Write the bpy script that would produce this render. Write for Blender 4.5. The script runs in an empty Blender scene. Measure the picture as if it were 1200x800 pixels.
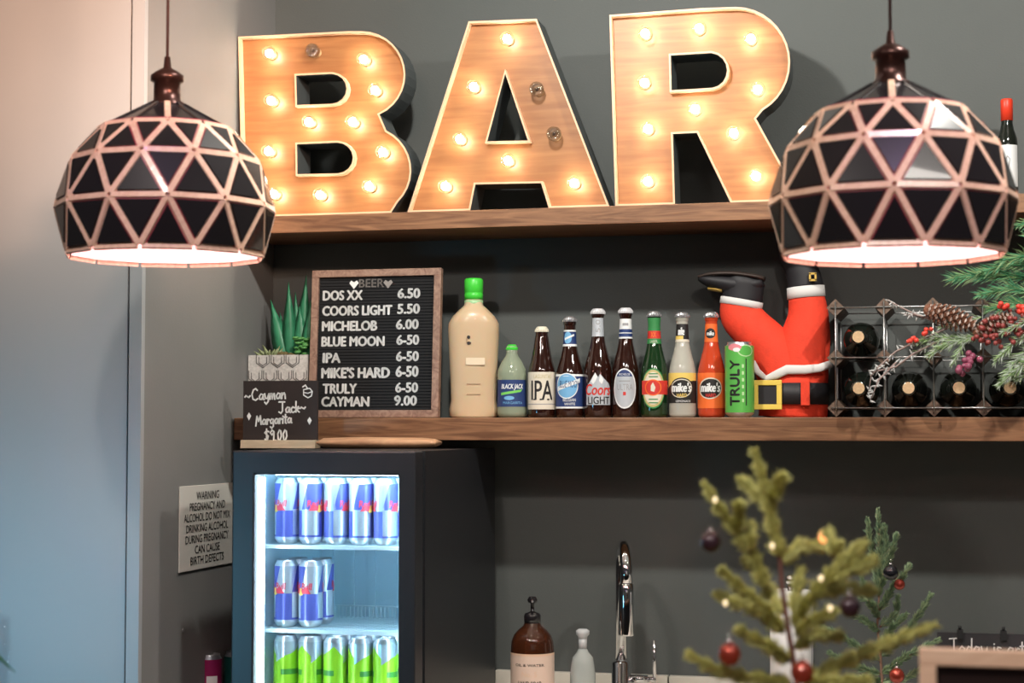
import bpy, bmesh, math, random
from mathutils import Vector, Matrix
random.seed(7)
PI = math.pi
S = bpy.context.scene
COL = S.collection
# ------------------------------------------------------------------ camera
FPX = 2050.0
CAM = Vector((0.0, -3.93, 1.55)); YAW = math.radians(13.7); PITCH = math.radians(2.8)
cd = bpy.data.cameras.new('camera'); cam = bpy.data.objects.new('camera', cd); COL.objects.link(cam)
cam.location = CAM; cam.rotation_euler = (PI/2 + PITCH, 0, YAW)
cd.sensor_width = 36; cd.lens = 36*FPX/1200; cd.clip_start = 0.05
cd.dof.use_dof = True; cd.dof.focus_distance = 3.8; cd.dof.aperture_fstop = 4.0
S.camera = cam
RM = cam.rotation_euler.to_matrix()
FWD = RM @ Vector((0, 0, -1))
def ray(px, py): return RM @ Vector(((px-600)/FPX, -(py-400)/FPX, -1))
def at(px, py, y):
    d = ray(px, py); return CAM + d*((y-CAM.y)/d.y)
def atX(px, py, X):
    d = ray(px, py); return CAM + d*((X-CAM.x)/d.x)
def mpp(p): return (Vector(p)-CAM).dot(FWD)/FPX
# ------------------------------------------------------------------ view, world, lights
S.view_settings.view_transform = 'Standard'; S.view_settings.look = 'None'
S.view_settings.exposure = 0.0; S.view_settings.gamma = 1; S.view_settings.use_curve_mapping = False
w = bpy.data.worlds.new('world'); S.world = w; w.use_nodes = True
w.node_tree.nodes['Background'].inputs[0].default_value = (1.0, 0.93, 0.88, 1)
w.node_tree.nodes['Background'].inputs[1].default_value = 0.045
def area(name, loc, target, sx, sy, power, color, spread=None):
    l = bpy.data.lights.new(name, 'AREA'); l.shape = 'RECTANGLE'; l.size = sx; l.size_y = sy
    l.energy = power; l.color = color
    if spread: l.spread = spread
    o = bpy.data.objects.new(name, l); COL.objects.link(o); o.location = loc
    o.rotation_euler = (Vector(target)-Vector(loc)).to_track_quat('-Z', 'Y').to_euler(); return o
def spot(name, loc, target, power, color, ang=100, rad=0.03, blend=.4):
    l = bpy.data.lights.new(name, 'SPOT'); l.energy = power; l.color = color; l.spot_size = math.radians(ang)
    l.shadow_soft_size = rad; l.spot_blend = blend
    o = bpy.data.objects.new(name, l); COL.objects.link(o); o.location = loc
    o.rotation_euler = (Vector(target)-Vector(loc)).to_track_quat('-Z', 'Y').to_euler(); return o
spot('ceiling_spot_left', (-0.78, -1.20, 2.68), (-0.75, 0, 1.55), 60, (1, .97, .90), 130)
spot('ceiling_spot_right', (0.35, -1.20, 2.68), (0.15, 0, 1.55), 52, (1, .97, .90), 130)
area('room_front_fill', (0.9, -5.6, 2.1), (-0.4, 0, 1.5), 2.4, 1.2, 3, (1, .90, .82))  # soft warm fill added from the front, no visible source
for lx_, ly_ in ((-1.05, -2.5), (-.15, -2.7), (.75, -2.5)):
    area('bottle_glint_panel', (lx_, ly_, 2.70), (lx_, ly_+.8, 1.2), .24, .24, 4.8, (1, .92, .84))  # unseen square lamps added to give the bottles their highlights
spot('blue_fill_left', (-3.0, -3.4, .9), (-1.78, -.7, 1.12), 165, (.17, .62, .92), 28, .25, 1)  # added unseen blue fill that tints the lower left panel like window daylight
spot('warm_fill_panel', (-0.9, -2.6, 2.6), (-1.75, -0.7, 2.45), 140, (1, .62, .44), 42, .1, 1)  # added warm fill for the upper left panel, an unseen source
spot('warm_fill_side', (-0.15, -2.3, 2.6), (-1.6, -.66, 2.3), 300, (1, .56, .38), 26, .1, 1)  # added fill that strengthens the bulbs' pink glow on the side wall
area('violet_glint_light', (-0.62, -4.6, 2.35), (-0.6, -1.2, 1.9), .3, .05, .25, (.55, .2, 1))  # unseen violet light added behind the camera for violet reflections
spot('bar_spot_left', (-1.05, -2.35, 2.68), (-1.22, -1.2, 1.95), 36, (1, .86, .78), 46, .04, .6)
spot('bar_spot_right', (0.1, -2.35, 2.68), (-.02, -1.2, 1.90), 36, (1, .86, .78), 46, .04, .6)
spot('violet_spot_left', (-.95, -2.2, 2.66), (-1.25, -1.3, 2.0), 9, (.45, .15, 1), 16, .03, .2)  # pair of violet spots added for highlights on the pendant struts
spot('violet_spot_right', (.08, -2.2, 2.66), (.0, -1.4, 1.98), 9, (.45, .15, 1), 16, .03, .2)
spot('bar_spot_tree', (-.45, -3.0, 2.68), (.05, -1.8, 1.30), 75, (1, .93, .80), 40, .04, .8)
# ------------------------------------------------------------------ materials
MATS = {}
def mat(name, color, rough=.5, metal=0, emit=None, es=0, trans=0, ior=1.45, coat=0, noise=0, nscale=30, bump=0, bscale=60, stretch=(1,1,1), sss=0, spec=.5):
    if name in MATS: return MATS[name]
    m = bpy.data.materials.new(name); m.use_nodes = True; nt = m.node_tree; b = nt.nodes['Principled BSDF']
    c = (*color, 1)
    b.inputs['Base Color'].default_value = c; b.inputs['Roughness'].default_value = rough
    b.inputs['Metallic'].default_value = metal; b.inputs['Transmission Weight'].default_value = trans
    b.inputs['IOR'].default_value = ior; b.inputs['Coat Weight'].default_value = coat
    b.inputs['Specular IOR Level'].default_value = spec
    if sss: b.inputs['Subsurface Weight'].default_value = sss; b.inputs['Subsurface Scale'].default_value = .01
    if emit: b.inputs['Emission Color'].default_value = (*emit, 1); b.inputs['Emission Strength'].default_value = es
    if noise or bump:
        tc = nt.nodes.new('ShaderNodeTexCoord'); mp = nt.nodes.new('ShaderNodeMapping'); mp.inputs['Scale'].default_value = stretch
        nt.links.new(tc.outputs['Object'], mp.inputs[0])
    if noise:
        n = nt.nodes.new('ShaderNodeTexNoise'); n.inputs['Scale'].default_value = nscale; n.inputs['Detail'].default_value = 5
        nt.links.new(mp.outputs[0], n.inputs['Vector'])
        mr = nt.nodes.new('ShaderNodeMapRange'); mr.inputs[1].default_value = .3; mr.inputs[2].default_value = .7
        mr.inputs[3].default_value = 1-noise; mr.inputs[4].default_value = 1+noise
        nt.links.new(n.outputs[0], mr.inputs[0])
        mx = nt.nodes.new('ShaderNodeVectorMath'); mx.operation = 'SCALE'; mx.inputs[0].default_value = color
        nt.links.new(mr.outputs[0], mx.inputs['Scale']); nt.links.new(mx.outputs[0], b.inputs['Base Color'])
    if bump:
        n2 = nt.nodes.new('ShaderNodeTexNoise'); n2.inputs['Scale'].default_value = bscale
        nt.links.new(mp.outputs[0], n2.inputs['Vector'])
        bp = nt.nodes.new('ShaderNodeBump'); bp.inputs['Strength'].default_value = bump; bp.inputs['Distance'].default_value = .002
        nt.links.new(n2.outputs[0], bp.inputs['Height']); nt.links.new(bp.outputs[0], b.inputs['Normal'])
    MATS[name] = m; return m
def clear(name, tint=(1,1,1), refl=.12, rough=.02, fk=.5):
    if name in MATS: return MATS[name]
    m = bpy.data.materials.new(name); m.use_nodes = True; nt = m.node_tree; nt.nodes.clear()
    o = nt.nodes.new('ShaderNodeOutputMaterial'); t = nt.nodes.new('ShaderNodeBsdfTransparent'); g = nt.nodes.new('ShaderNodeBsdfGlossy')
    t.inputs[0].default_value = (*tint, 1); g.inputs['Roughness'].default_value = rough
    fr = nt.nodes.new('ShaderNodeLayerWeight'); fr.inputs[0].default_value = .35
    ma = nt.nodes.new('ShaderNodeMath'); ma.operation = 'MULTIPLY_ADD'; ma.inputs[1].default_value = fk; ma.inputs[2].default_value = refl*.3
    nt.links.new(fr.outputs['Fresnel'], ma.inputs[0])
    mx = nt.nodes.new('ShaderNodeMixShader'); nt.links.new(ma.outputs[0], mx.inputs[0])
    nt.links.new(t.outputs[0], mx.inputs[1]); nt.links.new(g.outputs[0], mx.inputs[2]); nt.links.new(mx.outputs[0], o.inputs[0])
    MATS[name] = m; return m
def wood(name, c1, c2, scale=(3, 40, 40), rough=.5, dist=2.0):
    if name in MATS: return MATS[name]
    m = bpy.data.materials.new(name); m.use_nodes = True; nt = m.node_tree; b = nt.nodes['Principled BSDF']
    tc = nt.nodes.new('ShaderNodeTexCoord'); mp = nt.nodes.new('ShaderNodeMapping'); mp.inputs['Scale'].default_value = scale
    n = nt.nodes.new('ShaderNodeTexNoise'); n.inputs['Scale'].default_value = 1.6; n.inputs['Detail'].default_value = 8; n.inputs['Distortion'].default_value = dist
    r = nt.nodes.new('ShaderNodeValToRGB'); r.color_ramp.elements[0].position = .34; r.color_ramp.elements[1].position = .68
    r.color_ramp.elements[0].color = (*c1, 1); r.color_ramp.elements[1].color = (*c2, 1)
    nt.links.new(tc.outputs['Object'], mp.inputs[0]); nt.links.new(mp.outputs[0], n.inputs['Vector'])
    nt.links.new(n.outputs[0], r.inputs[0]); nt.links.new(r.outputs[0], b.inputs['Base Color'])
    bp = nt.nodes.new('ShaderNodeBump'); bp.inputs['Strength'].default_value = .25; bp.inputs['Distance'].default_value = .001
    nt.links.new(n.outputs[0], bp.inputs['Height']); nt.links.new(bp.outputs[0], b.inputs['Normal'])
    b.inputs['Roughness'].default_value = rough
    MATS[name] = m; return m
wall_m = mat('dark_paint', (.086, .094, .090), .62, noise=.06, nscale=3, bump=.15, bscale=220)
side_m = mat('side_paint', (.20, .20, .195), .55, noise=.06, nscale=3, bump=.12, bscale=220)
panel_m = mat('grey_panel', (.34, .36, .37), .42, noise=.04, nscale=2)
wood_shelf = wood('shelf_wood', (.14, .058, .025), (.30, .145, .068))
wood_face = wood('letter_wood', (.27, .105, .032), (.36, .155, .052), (4, 4, 45), .45, .6)
wood_frame = wood('frame_wood', (.22, .12, .085), (.40, .25, .18), (30, 30, 30))
wood_light = wood('light_wood', (.42, .22, .12), (.62, .36, .2), (5, 30, 30))
wood_pale = wood('pale_wood', (.55, .42, .28), (.7, .56, .4), (5, 30, 30))
wood_tan = wood('tan_wood', (.68, .44, .32), (.80, .56, .43), (8, 8, 30))
wood_strut = wood('strut_wood', (.76, .47, .34), (.88, .60, .45), (30, 30, 30), .2)
wood_rack = wood('rack_wood', (.10, .06, .04), (.20, .13, .09), (40, 6, 40))
black_gloss = mat('black_gloss', (.014, .012, .014), .25, coat=.5)
black_mat = mat('black_matte', (.015, .015, .016), .6)
black_sat = mat('black_satin', (.020, .021, .025), .38)
white_m = mat('white_plain', (.8, .8, .8), .5)
chrome = mat('chrome', (.8, .8, .82), .06, 1)
steel = mat('steel', (.5, .5, .5), .35, 1)
alu = mat('aluminium', (.75, .78, .82), .28, .9)
bronze = mat('bronze', (.055, .024, .020), .3, .7)
glass = clear('clear_glass')
# ------------------------------------------------------------------ mesh helpers
class MB:
    def __init__(s): s.v = []; s.f = []; s.m = []; s.sm = []
    def add(s, vs, fs, mi=0, smooth=False):
        o = len(s.v); s.v += [tuple(v) for v in vs]
        for f in fs: s.f.append(tuple(i+o for i in f)); s.m.append(mi); s.sm.append(smooth)
    def box(s, a, b, mi=0):
        x0, y0, z0 = a; x1, y1, z1 = b
        s.add([(x0,y0,z0),(x1,y0,z0),(x1,y1,z0),(x0,y1,z0),(x0,y0,z1),(x1,y0,z1),(x1,y1,z1),(x0,y1,z1)],
              [(0,3,2,1),(4,5,6,7),(0,1,5,4),(1,2,6,5),(2,3,7,6),(3,0,4,7)], mi)
    def lathe(s, prof, n=28, mi=0, o=(0,0,0), smooth=True, cap=True):
        vs = []
        for r, z in prof:
            for k in range(n):
                a = 2*PI*k/n; vs.append((o[0]+r*math.cos(a), o[1]+r*math.sin(a), o[2]+z))
        fs = []
        for i in range(len(prof)-1):
            for k in range(n):
                k2 = (k+1) % n; fs.append((i*n+k, i*n+k2, (i+1)*n+k2, (i+1)*n+k))
        if cap:
            fs.append(tuple(range(n-1, -1, -1))); fs.append(tuple((len(prof)-1)*n+k for k in range(n)))
        s.add(vs, fs, mi, smooth)
    def tube(s, pts, rs, n=8, mi=0, smooth=True, flat=1.0):
        pts = [Vector(p) for p in pts]
        if not hasattr(rs, '__len__'): rs = [rs]*len(pts)
        up = Vector((0, 1, 0)); vs = []
        for i, p in enumerate(pts):
            t = (pts[min(i+1, len(pts)-1)]-pts[max(i-1, 0)]).normalized()
            if abs(t.dot(up)) > .97: up = Vector((1, 0, 0))
            a = t.cross(up).normalized(); b = a.cross(t).normalized()
            for k in range(n):
                g = 2*PI*k/n; vs.append(p + a*(rs[i]*math.cos(g)) + b*(rs[i]*flat*math.sin(g)))
        fs = []
        for i in range(len(pts)-1):
            for k in range(n):
                k2 = (k+1) % n; fs.append((i*n+k, i*n+k2, (i+1)*n+k2, (i+1)*n+k))
        fs.append(tuple(range(n-1, -1, -1))); fs.append(tuple((len(pts)-1)*n+k for k in range(n)))
        s.add(vs, fs, mi, smooth)
    def sphere(s, c, r, n=14, m=9, mi=0, sq=(1,1,1)):
        vs = [(c[0], c[1], c[2]-r*sq[2])]
        for i in range(1, m):
            a = PI*i/m - PI/2
            for k in range(n):
                g = 2*PI*k/n; vs.append((c[0]+r*sq[0]*math.cos(a)*math.cos(g), c[1]+r*sq[1]*math.cos(a)*math.sin(g), c[2]+r*sq[2]*math.sin(a)))
        vs.append((c[0], c[1], c[2]+r*sq[2])); fs = []
        for k in range(n): fs.append((0, 1+(k+1) % n, 1+k))
        for i in range(m-2):
            for k in range(n):
                k2 = (k+1) % n; fs.append((1+i*n+k, 1+i*n+k2, 1+(i+1)*n+k2, 1+(i+1)*n+k))
        t = len(vs)-1; b = 1+(m-2)*n
        for k in range(n): fs.append((b+k, b+(k+1) % n, t))
        s.add(vs, fs, mi, True)
    def loft(s, rings, mi=0, smooth=True):
        n = len(rings[0]); vs = [p for r in rings for p in r]; fs = []
        for i in range(len(rings)-1):
            for k in range(n):
                k2 = (k+1) % n; fs.append((i*n+k, i*n+k2, (i+1)*n+k2, (i+1)*n+k))
        fs.append(tuple(range(n-1, -1, -1))); fs.append(tuple((len(rings)-1)*n+k for k in range(n)))
        s.add(vs, fs, mi, smooth)
    def build(s, name, mats, parent=None, bevel=0):
        me = bpy.data.meshes.new(name); me.from_pydata(s.v, [], s.f)
        if not isinstance(mats, (list, tuple)): mats = [mats]
        for m in mats: me.materials.append(m)
        me.polygons.foreach_set('material_index', s.m); me.polygons.foreach_set('use_smooth', s.sm)
        bm = bmesh.new(); bm.from_mesh(me); bmesh.ops.recalc_face_normals(bm, faces=bm.faces); bm.to_mesh(me); bm.free()
        o = bpy.data.objects.new(name, me); COL.objects.link(o)
        if parent: o.parent = parent
        if bevel:
            b = o.modifiers.new('bevel', 'BEVEL'); b.width = bevel; b.segments = 2; b.limit_method = 'ANGLE'
        return o
def tag(o, label=None, cat=None, group=None, kind=None):
    if label: o['label'] = label
    if cat: o['category'] = cat
    if group: o['group'] = group
    if kind: o['kind'] = kind
    return o
def empty(name, loc, rz=0, label=None, cat=None, group=None):
    o = bpy.data.objects.new(name, None); o.empty_display_size = .05; COL.objects.link(o); o.location = loc; o.rotation_euler.z = rz
    return tag(o, label, cat, group)
def dup(o, parent=None):
    c = o.copy(); COL.objects.link(c); c.parent = parent
    for ch in o.children: dup(ch, c)
    return c
def struct(name, a, b, m):
    mb = MB(); mb.box(a, b); return tag(mb.build(name, m), kind='structure')
def face_cam(p): # rotation so that local -Y looks at the camera
    d = CAM-Vector(p); return math.atan2(d.y, d.x)+PI/2
# flat print: 2D shapes that are laid on a plane or wrapped on a turned surface
_tc = {}
def text_bm(s, shear=0, bold=0):
    key = (s, shear, bold)
    if key not in _tc:
        c = bpy.data.curves.new('t', 'FONT'); c.body = s; c.size = 1; c.shear = shear; c.offset = bold; c.resolution_u = 3
        o = bpy.data.objects.new('t', c); COL.objects.link(o)
        dg = bpy.context.evaluated_depsgraph_get(); me = bpy.data.meshes.new_from_object(o.evaluated_get(dg))
        vs = [(v.co.x, v.co.y) for v in me.vertices]; fs = [tuple(p.vertices) for p in me.polygons]
        bpy.data.objects.remove(o); bpy.data.curves.remove(c); bpy.data.meshes.remove(me)
        _tc[key] = (vs, fs)
    return _tc[key]
class Flat:
    def __init__(s, mats): s.sh = []; s.mats = mats
    def poly(s, pts, mi, lv=0): s.sh.append(([tuple(p) for p in pts], [tuple(range(len(pts)))], mi, lv)); return s
    def rect(s, u0, v0, u1, v1, mi, lv=0): return s.poly([(u0,v0),(u1,v0),(u1,v1),(u0,v1)], mi, lv)
    def ell(s, cu, cv, ru, rv, mi, lv=0, n=28, rot=0):
        return s.poly([(cu+ru*math.cos(a)*math.cos(rot)-rv*math.sin(a)*math.sin(rot), cv+ru*math.cos(a)*math.sin(rot)+rv*math.sin(a)*math.cos(rot)) for a in [2*PI*k/n for k in range(n)]], mi, lv)
    def text(s, t, u0, v0, u1, v1, mi, lv=1, shear=0, bold=0.0, rot=0):
        vs, fs = text_bm(t, shear, 0)
        x0 = min(v[0] for v in vs); x1 = max(v[0] for v in vs); y0 = min(v[1] for v in vs); y1 = max(v[1] for v in vs)
        if rot:  # run upward: text x becomes v
            out = [(u1-(y-y0)/(y1-y0)*(u1-u0), v0+(x-x0)/(x1-x0)*(v1-v0)) for x, y in vs]
        else: out = [(u0+(x-x0)/(x1-x0)*(u1-u0), v0+(y-y0)/(y1-y0)*(v1-v0)) for x, y in vs]
        s.sh.append((out, fs, mi, lv))
        if bold:
            b = bold*((u1-u0) if rot else (v1-v0))*1.0
            for a_, c_ in ((-b, 0), (b, 0), (0, b*.7), (0, -b*.7)): s.sh.append(([(x+a_, y+c_) for x, y in out], fs, mi, lv))
        return s
    def stroke(s, pts, wd, mi, lv=1):
        for a, b in zip(pts, pts[1:]):
            d = Vector((b[0]-a[0], b[1]-a[1]))
            if d.length < 1e-7: continue
            d.normalize(); n = Vector((-d.y, d.x))*wd/2; e = d*wd*.35
            s.poly([(a[0]+n.x-e.x, a[1]+n.y-e.y), (a[0]-n.x-e.x, a[1]-n.y-e.y), (b[0]-n.x+e.x, b[1]-n.y+e.y), (b[0]+n.x+e.x, b[1]+n.y+e.y)], mi, lv)
        return s
    def _emit(s, name, parent, fn, du, dv):
        bm = bmesh.new()
        for vs, fs, mi, lv in s.sh:
            b2 = bmesh.new(); vv = [b2.verts.new((x, y, 0)) for x, y in vs]
            for f in fs:
                try: b2.faces.new([vv[i] for i in f])
                except ValueError: pass
            for step, ax in ((du, 0), (dv, 1)):
                if not step: continue
                lo = min(v[ax] for v in vs); hi = max(v[ax] for v in vs)
                k = math.ceil(lo/step)
                while k*step < hi:
                    co = Vector((0, 0, 0)); no = Vector((0, 0, 0)); co[ax] = k*step; no[ax] = 1
                    bmesh.ops.bisect_plane(b2, geom=b2.verts[:]+b2.edges[:]+b2.faces[:], plane_co=co, plane_no=no); k += 1
            ix = {}
            for v in b2.verts: ix[v] = bm.verts.new(fn(v.co.x, v.co.y, lv))
            for f in b2.faces:
                try: nf = bm.faces.new([ix[v] for v in f.verts]); nf.material_index = mi; nf.smooth = bool(du)
                except ValueError: pass
            b2.free()
        me = bpy.data.meshes.new(name); bm.to_mesh(me); bm.free()
        for m in s.mats: me.materials.append(m)
        o = bpy.data.objects.new(name, me); COL.objects.link(o); o.parent = parent; return o
    def wrap(s, name, parent, rf, rot=0, du=.004, dv=.012):
        rc = rf if not callable(rf) else rf(sum(p[1] for p in s.sh[0][0])/len(s.sh[0][0]))
        def fn(u, v, lv):
            r = (rf(v) if callable(rf) else rf)+.0004+.0002*lv; a = u/rc+rot
            return (r*math.sin(a), -r*math.cos(a), v)
        return s._emit(name, parent, fn, du, dv)
    def lay(s, name, parent, o=(0,0,0), step=.0006):
        return s._emit(name, parent, lambda u, v, lv: (o[0]+u, o[1]-step*lv, o[2]+v), 0, 0)
def prof_r(prof):
    def f(z):
        for (r0, z0), (r1, z1) in zip(prof, prof[1:]):
            if z0 <= z <= z1 and z1 > z0: return r0+(r1-r0)*(z-z0)/(z1-z0)
        return prof[0][0] if z < prof[0][1] else prof[-1][0]
    return f
GL = { # handwriting: strokes, width
 'C': ([[(.55,.85),(.4,1),(.18,.88),(.05,.5),(.15,.1),(.4,0),(.6,.15)]], .7),
 'a': ([[(.4,.45),(.2,.5),(.05,.3),(.1,.05),(.28,.05),(.42,.45),(.42,.1),(.5,.02)]], .52),
 'y': ([[(.03,.5),(.1,.12),(.28,.1),(.42,.5)],[(.42,.5),(.36,-.15),(.18,-.38),(.03,-.22)]], .5),
 'm': ([[(.03,0),(.05,.5),(.08,.3),(.2,.5),(.25,.02),(.3,.35),(.42,.5),(.48,0)]], .58),
 'n': ([[(.03,0),(.05,.5),(.1,.3),(.25,.5),(.33,.35),(.36,0)]], .46),
 'J': ([[(.05,1),(.62,1)],[(.4,1),(.4,.2),(.25,0),(.05,.12)]], .68),
 'c': ([[(.38,.42),(.2,.5),(.05,.3),(.1,.05),(.25,0),(.4,.1)]], .46),
 'k': ([[(.05,.95),(.05,0)],[(.05,.2),(.28,.5),(.33,.34),(.1,.22),(.38,0)]], .46),
 '~': ([[(0,.3),(.1,.42),(.24,.34),(.38,.28),(.5,.42)]], .62),
 'M': ([[(0,-.1),(.12,.85),(.3,.35),(.5,.9),(.58,.05)]], .68),
 'r': ([[(.05,0),(.05,.5),(.08,.3),(.2,.48),(.3,.42)]], .34),
 'g': ([[(.38,.45),(.2,.5),(.05,.3),(.12,.08),(.3,.1),(.4,.45),(.38,-.2),(.2,-.4),(.05,-.25)]], .5),
 'i': ([[(.05,0),(.07,.48)],[(.07,.66),(.08,.7)]], .2),
 't': ([[(.14,.85),(.14,.05),(.24,0)],[(0,.58),(.3,.6)]], .34),
 '$': ([[(.4,.8),(.2,.9),(.05,.7),(.35,.4),(.3,.12),(.05,.1)],[(.2,1.05),(.22,-.08)]], .5),
 '9': ([[(.38,.8),(.2,.95),(.05,.7),(.2,.5),(.38,.75),(.36,0)]], .5),
 '0': ([[(.2,.95),(.05,.6),(.1,.1),(.25,.02),(.38,.4),(.33,.85),(.2,.95)]], .5),
 '.': ([[(.04,.0),(.06,.03)]], .18), 'T': ([[(0,.95),(.6,1)],[(.3,.97),(.3,0)]], .62),
 'o': ([[(.2,.5),(.04,.3),(.12,.02),(.32,.08),(.38,.35),(.2,.5)]], .46),
 'd': ([[(.38,.4),(.18,.5),(.04,.25),(.15,.02),(.36,.2)],[(.4,1),(.38,0)]], .48),
 's': ([[(.32,.45),(.12,.5),(.08,.33),(.3,.2),(.25,.02),(.03,.05)]], .4), ' ': ([], .3), 'e': ([[(.05,.25),(.35,.3),(.2,.5),(.04,.25),(.15,.02),(.36,.1)]], .44)}
def hand(fl, t, u, v, h, mi, wd, lv=1, sx=1, slope=0):
    x = u
    for ch in t:
        st, w_ = GL[ch]
        for s_ in st: fl.stroke([(x+p[0]*h*sx, v+p[1]*h+slope*(x-u)) for p in s_], wd, mi, lv)
        x += w_*h*sx
    return x
# ------------------------------------------------------------------ setting
XS = -1.547; YP = -0.70; CT = 0.90
struct('floor', (-3.2, -6.5, -.1), (2.6, .1, 0), mat('floor_wood', (.16, .11, .08), .5, noise=.3, nscale=6))
struct('ceiling', (-3.2, -3.2, 2.75), (2.6, .1, 2.85), mat('ceiling_paint', (.7, .7, .68), .8, noise=.03))
struct('wall_back', (XS, 0, 0), (2.6, .1, 2.75), wall_m)
xw0 = atX(168, 300, XS).y
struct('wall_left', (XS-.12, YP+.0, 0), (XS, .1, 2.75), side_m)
pj = at(155, 400, YP).x; pe = XS-.0
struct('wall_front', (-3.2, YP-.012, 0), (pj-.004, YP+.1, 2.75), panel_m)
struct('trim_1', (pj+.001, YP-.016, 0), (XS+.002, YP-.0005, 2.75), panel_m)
# shelves
zs_top = 1.55+11/2050*3.795; zs_bot = 1.55-15.5/2050*3.795
yf = -.243
def shelf(z0, z1, label, x1=1.0):
    t = empty('wall_shelf', ((XS+x1)/2, 0, z0), 0, label, 'shelf')
    ox = (XS+x1)/2; mb = MB(); mb.box((XS+.003-ox, yf, 0), (x1-ox, -.001, z1-z0))
    mb.build('board', wood_shelf, t, .0015); return t
shelf(zs_bot, zs_top, 'long stained wooden shelf carrying the drink bottles and letter board')
zu_top = 1.55+.475; zu_bot = 1.55+.436
shelf(zu_bot, zu_top, 'upper stained wooden shelf carrying the big lit BAR letters')
# counter with cream splash strip
t = empty('back_counter', (0, 0, 0), 0, 'back bar counter with a cream stone splash strip along the wall', 'counter')
mb = MB(); mb.box((XS+.002, YP+.0, CT-.04), (2.0, -.001, CT)); mb.build('worktop', mat('cream_stone', (.62, .58, .50), .3, noise=.08, nscale=12), t, .002)
mb = MB(); mb.box((XS+.002, YP+.04, 0.0), (2.0, -.001, CT-.041)); mb.build('cabinet', mat('counter_dark', (.03, .03, .032), .5), t)
zt = at(640, 787, -.02).z
x = at(580, 790, -.02).x
for k in range(5):
    mb = MB(); mb.box((x+.001, -.022, CT+.001), (x+.398, -.001, zt)); mb.build('splash_tile', MATS['cream_stone'], t, .001); x += .40
# foreground bar
t = empty('front_bar', (0, -1.9, 0), 0, 'front bar counter whose top carries the small pine trees and framed sign', 'counter')
BT = 1.07
mb = MB(); mb.box((-1.5, -.30, BT-.04), (1.3, .25, BT)); mb.build('bar_top', wood_shelf, t, .002)
mb = MB(); mb.box((-1.45, -.2, 0), (1.25, .15, BT-.041)); mb.build('bar_front', MATS['counter_dark'], t)
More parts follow.
